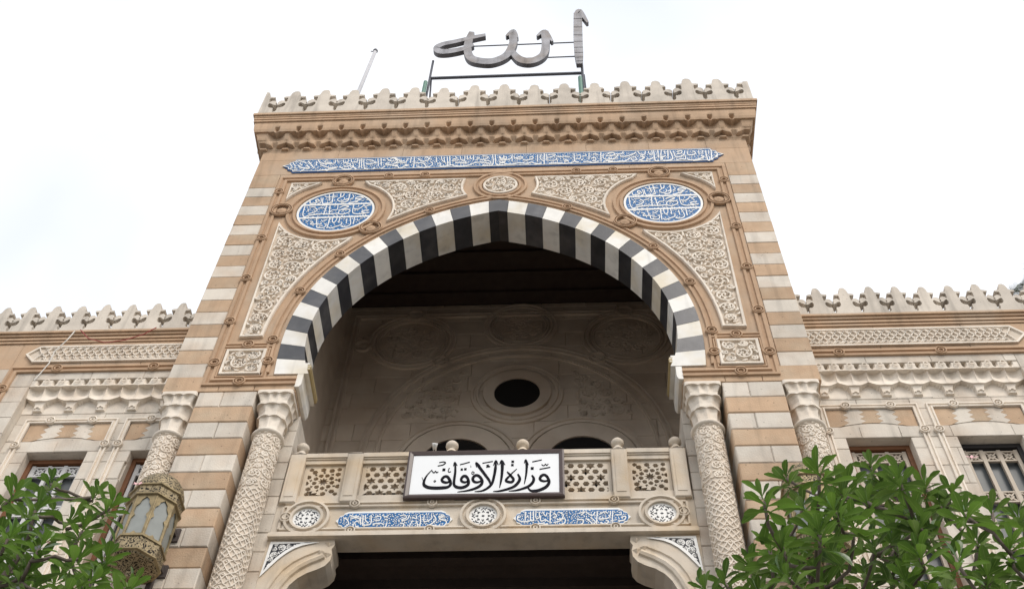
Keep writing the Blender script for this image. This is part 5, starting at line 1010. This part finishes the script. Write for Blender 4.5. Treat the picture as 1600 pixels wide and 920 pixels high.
# ------------------------------------------------------------------ cables on the left wing
def pw_(x, z, d): return (WX(x, d), d, WZ(z, d))
ro = B().tube([pw_(-6.58, 14.42, .34), pw_(-6.62, 14.2, .33), pw_(-6.72, 13.9, .36), pw_(-6.70, 13.6, .39), pw_(-6.78, 13.2, .41)], .009, 6).obj('rope', 'rope')
tag(ro, 'white rope end hanging over the cornice of the left wing', 'rope')
ro = B().tube([pw_(-6.50, 14.45, .33), pw_(-6.3, 14.22, .33), pw_(-6.0, 14.10, .33), pw_(-5.7, 14.16, .33), pw_(-5.45, 14.30, .33), pw_(-5.30, 14.47, .33)], .008, 6).obj('cable', 'red_wire')
tag(ro, 'thin red cable sagging under the cresting of the left wing', 'cable')

# ------------------------------------------------------------------ plumeria trees
def attrs(me, rib, tone):
    me.attributes.new('rib', 'FLOAT', 'POINT').data.foreach_set('value', rib); me.attributes.new('tone', 'FLOAT', 'POINT').data.foreach_set('value', tone)
def leaf_mesh(seed):
    r = random.Random(seed); n = 6; vs = []; bend = r.uniform(-.05, .42); fold = r.uniform(.18, .42); twist = r.uniform(-.5, .5); tone = r.uniform(.6, 1.6)
    prof = [.12, .24, .46, .74, .96, .92, .30]
    for i in range(n+1):
        t = i/n; w_ = prof[i]*.172; z = -bend*t*t; tw = twist*t
        vs += [(-w_*math.cos(tw), t, z+fold*w_*1.4-w_*math.sin(tw)), (0, t, z), (w_*math.cos(tw), t, z+fold*w_*1.4+w_*math.sin(tw))]
    me = bpy.data.meshes.new('leaf'); me.from_pydata(vs, [], [(i*3+k, i*3+k+1, i*3+4+k, i*3+3+k) for i in range(n) for k in (0, 1)])
    me.polygons.foreach_set('use_smooth', [True]*len(me.polygons)); me.materials.append(M['leaf']); me.update(); attrs(me, [1, 0, 1]*(n+1), [tone]*len(vs)); return me
LM = [leaf_mesh(i) for i in range(10)]
def make_tree(label, tips, fork, base, seed, flowers, dz=0.0, more=.5):
    r = random.Random(seed); t = thing('plumeria_tree', label, 'tree', base, 'leafy trees before the facade')
    F = Vector(fork); tr = B(); Bs = Vector(base)
    tr.tube([Bs, Bs.lerp(F, .35)+Vector((.08, .03, 0)), Bs.lerp(F, .7)+Vector((-.05, 0, 0)), F], [.13, .105, .09, .075], 10); tr.obj('trunk', 'bark', t, True)
    tips = [Vector(p)+Vector((0, 0, dz)) for p in tips]; tips += [p+Vector((r.uniform(-.16, .16), r.uniform(-.1, .35), r.uniform(-.30, -.14))) for p in tips if r.random() < more]; order = sorted(range(len(tips)), key=lambda i: (tips[i]-F).length); nodes = [F]; par = {}
    # limbs: every tip grows from the nearest joint nearer to the fork
    joints = [(F, .06)]
    for i in order:
        p = tips[i]; best = None
        for q, rad in joints:
            if (q-F).length > (p-F).length-.10: continue
            d = (p-q).length*(1+.25*max(0, q.z-p.z+.1))+.10*(q-F).length
            if best is None or d < best[0]: best = (d, q, rad)
        q = best[1]; mid = q.lerp(p, .5)+Vector((r.uniform(-.07, .07), r.uniform(-.07, .07), -.10*(p-q).length))
        rr = max(.013, best[2]*.72); pts = [q, q.lerp(mid, .5)+Vector((0, 0, -.01)), mid, mid.lerp(p, .5)+Vector((0, 0, -.02)), p]
        B().tube(pts, [rr, rr*.95, rr*.9, rr*.85, max(.012, rr*.8)], 7).obj('branch', 'bark', t, True)
        joints.append((mid, rr*.9)); joints.append((p-Vector((0, 0, .05)), rr*.8))
    leaves = []
    for i, p in enumerate(tips):
        ax = ((p-F).normalized()*.55+Vector((r.uniform(-.25, .25), r.uniform(-.25, .25), .85))).normalized(); e1_ = ax.orthogonal().normalized(); e2_ = ax.cross(e1_)
        nl = r.randint(16, 22); a0 = r.uniform(0, 6.28)
        for k in range(nl):
            f = k/(nl-1); a = a0+k*2.39996; el = math.radians(lerp(18, 100, f**.8)+r.uniform(-9, 9))
            d = (ax*math.cos(el)+(e1_*math.cos(a)+e2_*math.sin(a))*math.sin(el)).normalized(); d = (d+Vector((0, 0, -.10*f))).normalized()
            side = d.cross(ax); side = side.normalized() if side.length > .05 else e1_; nrm = side.cross(d).normalized()
            side = (side*math.cos(.0)+nrm*r.uniform(-.35, .35)).normalized(); nrm = side.cross(d)
            L = lerp(.10, .185, min(1, .35+f))*r.uniform(.7, 1.2); o = p+ax*(.05-.16*f)
            Mx = Matrix(((side.x*L, d.x*L, nrm.x*L, o.x), (side.y*L, d.y*L, nrm.y*L, o.y), (side.z*L, d.z*L, nrm.z*L, o.z), (0, 0, 0, 1)))
            leaves.append(Mx)
    cam_p = Vector(EYE); vis = []
    for k, Mx in enumerate(leaves):
        c_ = Mx @ Vector((0, .5, 0)); v = c_-cam_p; dep = v.dot(fw); uu, vv = v.dot(rt)/dep, v.dot(up)/dep
        vis.append((0 if abs(uu) < .445 and abs(vv) < .257 else 1, dep, k))
    vis.sort(); big = {k for _, _, k in vis[:295]}
    rest = B(); tn = []
    for k, Mx in enumerate(leaves):
        me = LM[k % 10]
        if k in big:
            o = bpy.data.objects.new('leaf', me); o.matrix_basis = Mx; link(o, t)
        else: rest.add([Mx @ v.co for v in me.vertices], [tuple(q.vertices) for q in me.polygons]); tn += [r.uniform(.4, 1.7)]*len(me.vertices)
    if rest.v:
        o = rest.obj('foliage', 'leaf_dark', t, True); o['kind'] = 'stuff'; attrs(o.data, [1, 0, 1]*(len(tn)//3), tn)
    for p in flowers:
        b = B()
        for k in range(5):
            a = k*2*PI/5; b.add([(0, 0, 0), (.028*math.cos(a-.5), .028*math.sin(a-.5), .012), (.05*math.cos(a), .05*math.sin(a), .02), (.028*math.cos(a+.5), .028*math.sin(a+.5), .012)], [(0, 1, 2, 3)])
        b.obj('flower', 'petal', t, M0=T(*p) @ Matrix.Rotation(1.0, 4, 'X'))
    return t
make_tree('green plumeria tree in the lower left corner before the lantern', DATA['TL'], (-3.3, -4.0, 4.1), (-3.6, -4.0, -1.6), 2, [(-2.15, -4.0, 6.22), (-2.55, -4.1, 5.55)], -.03, .75)
make_tree('wide green plumeria tree in the lower right corner', DATA['TR'], (3.0, -4.0, 4.3), (3.2, -4.0, -1.6), 6, [(3.95, -4.1, 6.25)], -.10, .55)

# ------------------------------------------------------------------ palm behind the right wing
pm = thing('palm_tree', 'tall palm behind the right wing, only its fronds in view', 'tree', (13.0, 7.0, -1.6))
B().tube([(13.0, 7, -1.6), (13.1, 7, 10), (13.0, 7, 23.7)], [.26, .2, .17], 10).obj('trunk', 'bark', pm, True)
rp_ = random.Random(4)
for i in range(16):
    a = i*2.4; e_ = rp_.uniform(.1, 1.2); L = rp_.uniform(1.9, 2.6); b = B(); P = []
    for k in range(9):
        t_ = k/8; P.append(Vector((13.0+math.cos(a)*L*t_*math.cos(e_), 7+math.sin(a)*L*t_*math.cos(e_), 23.7+L*t_*math.sin(e_)-1.7*t_*t_)))
    b.tube(P, [.03*(1-.8*k/8) for k in range(9)], 4)
    for k in range(1, 40):
        t_ = k/40; j = min(int(t_*8), 7); p = P[j].lerp(P[j+1], t_*8-j); d = (P[j+1]-P[j]).normalized(); s_ = d.cross(Vector((0, 0, 1))).normalized()
        for q in (1, -1):
            tip = p+s_*q*.34*math.sin(PI*min(1, t_*.8+.15))+d*.34-Vector((0, 0, .12)); b.add([p-d*.010, p+d*.012, tip], [(0, 1, 2)])
    b.obj('frond', 'palm', pm)
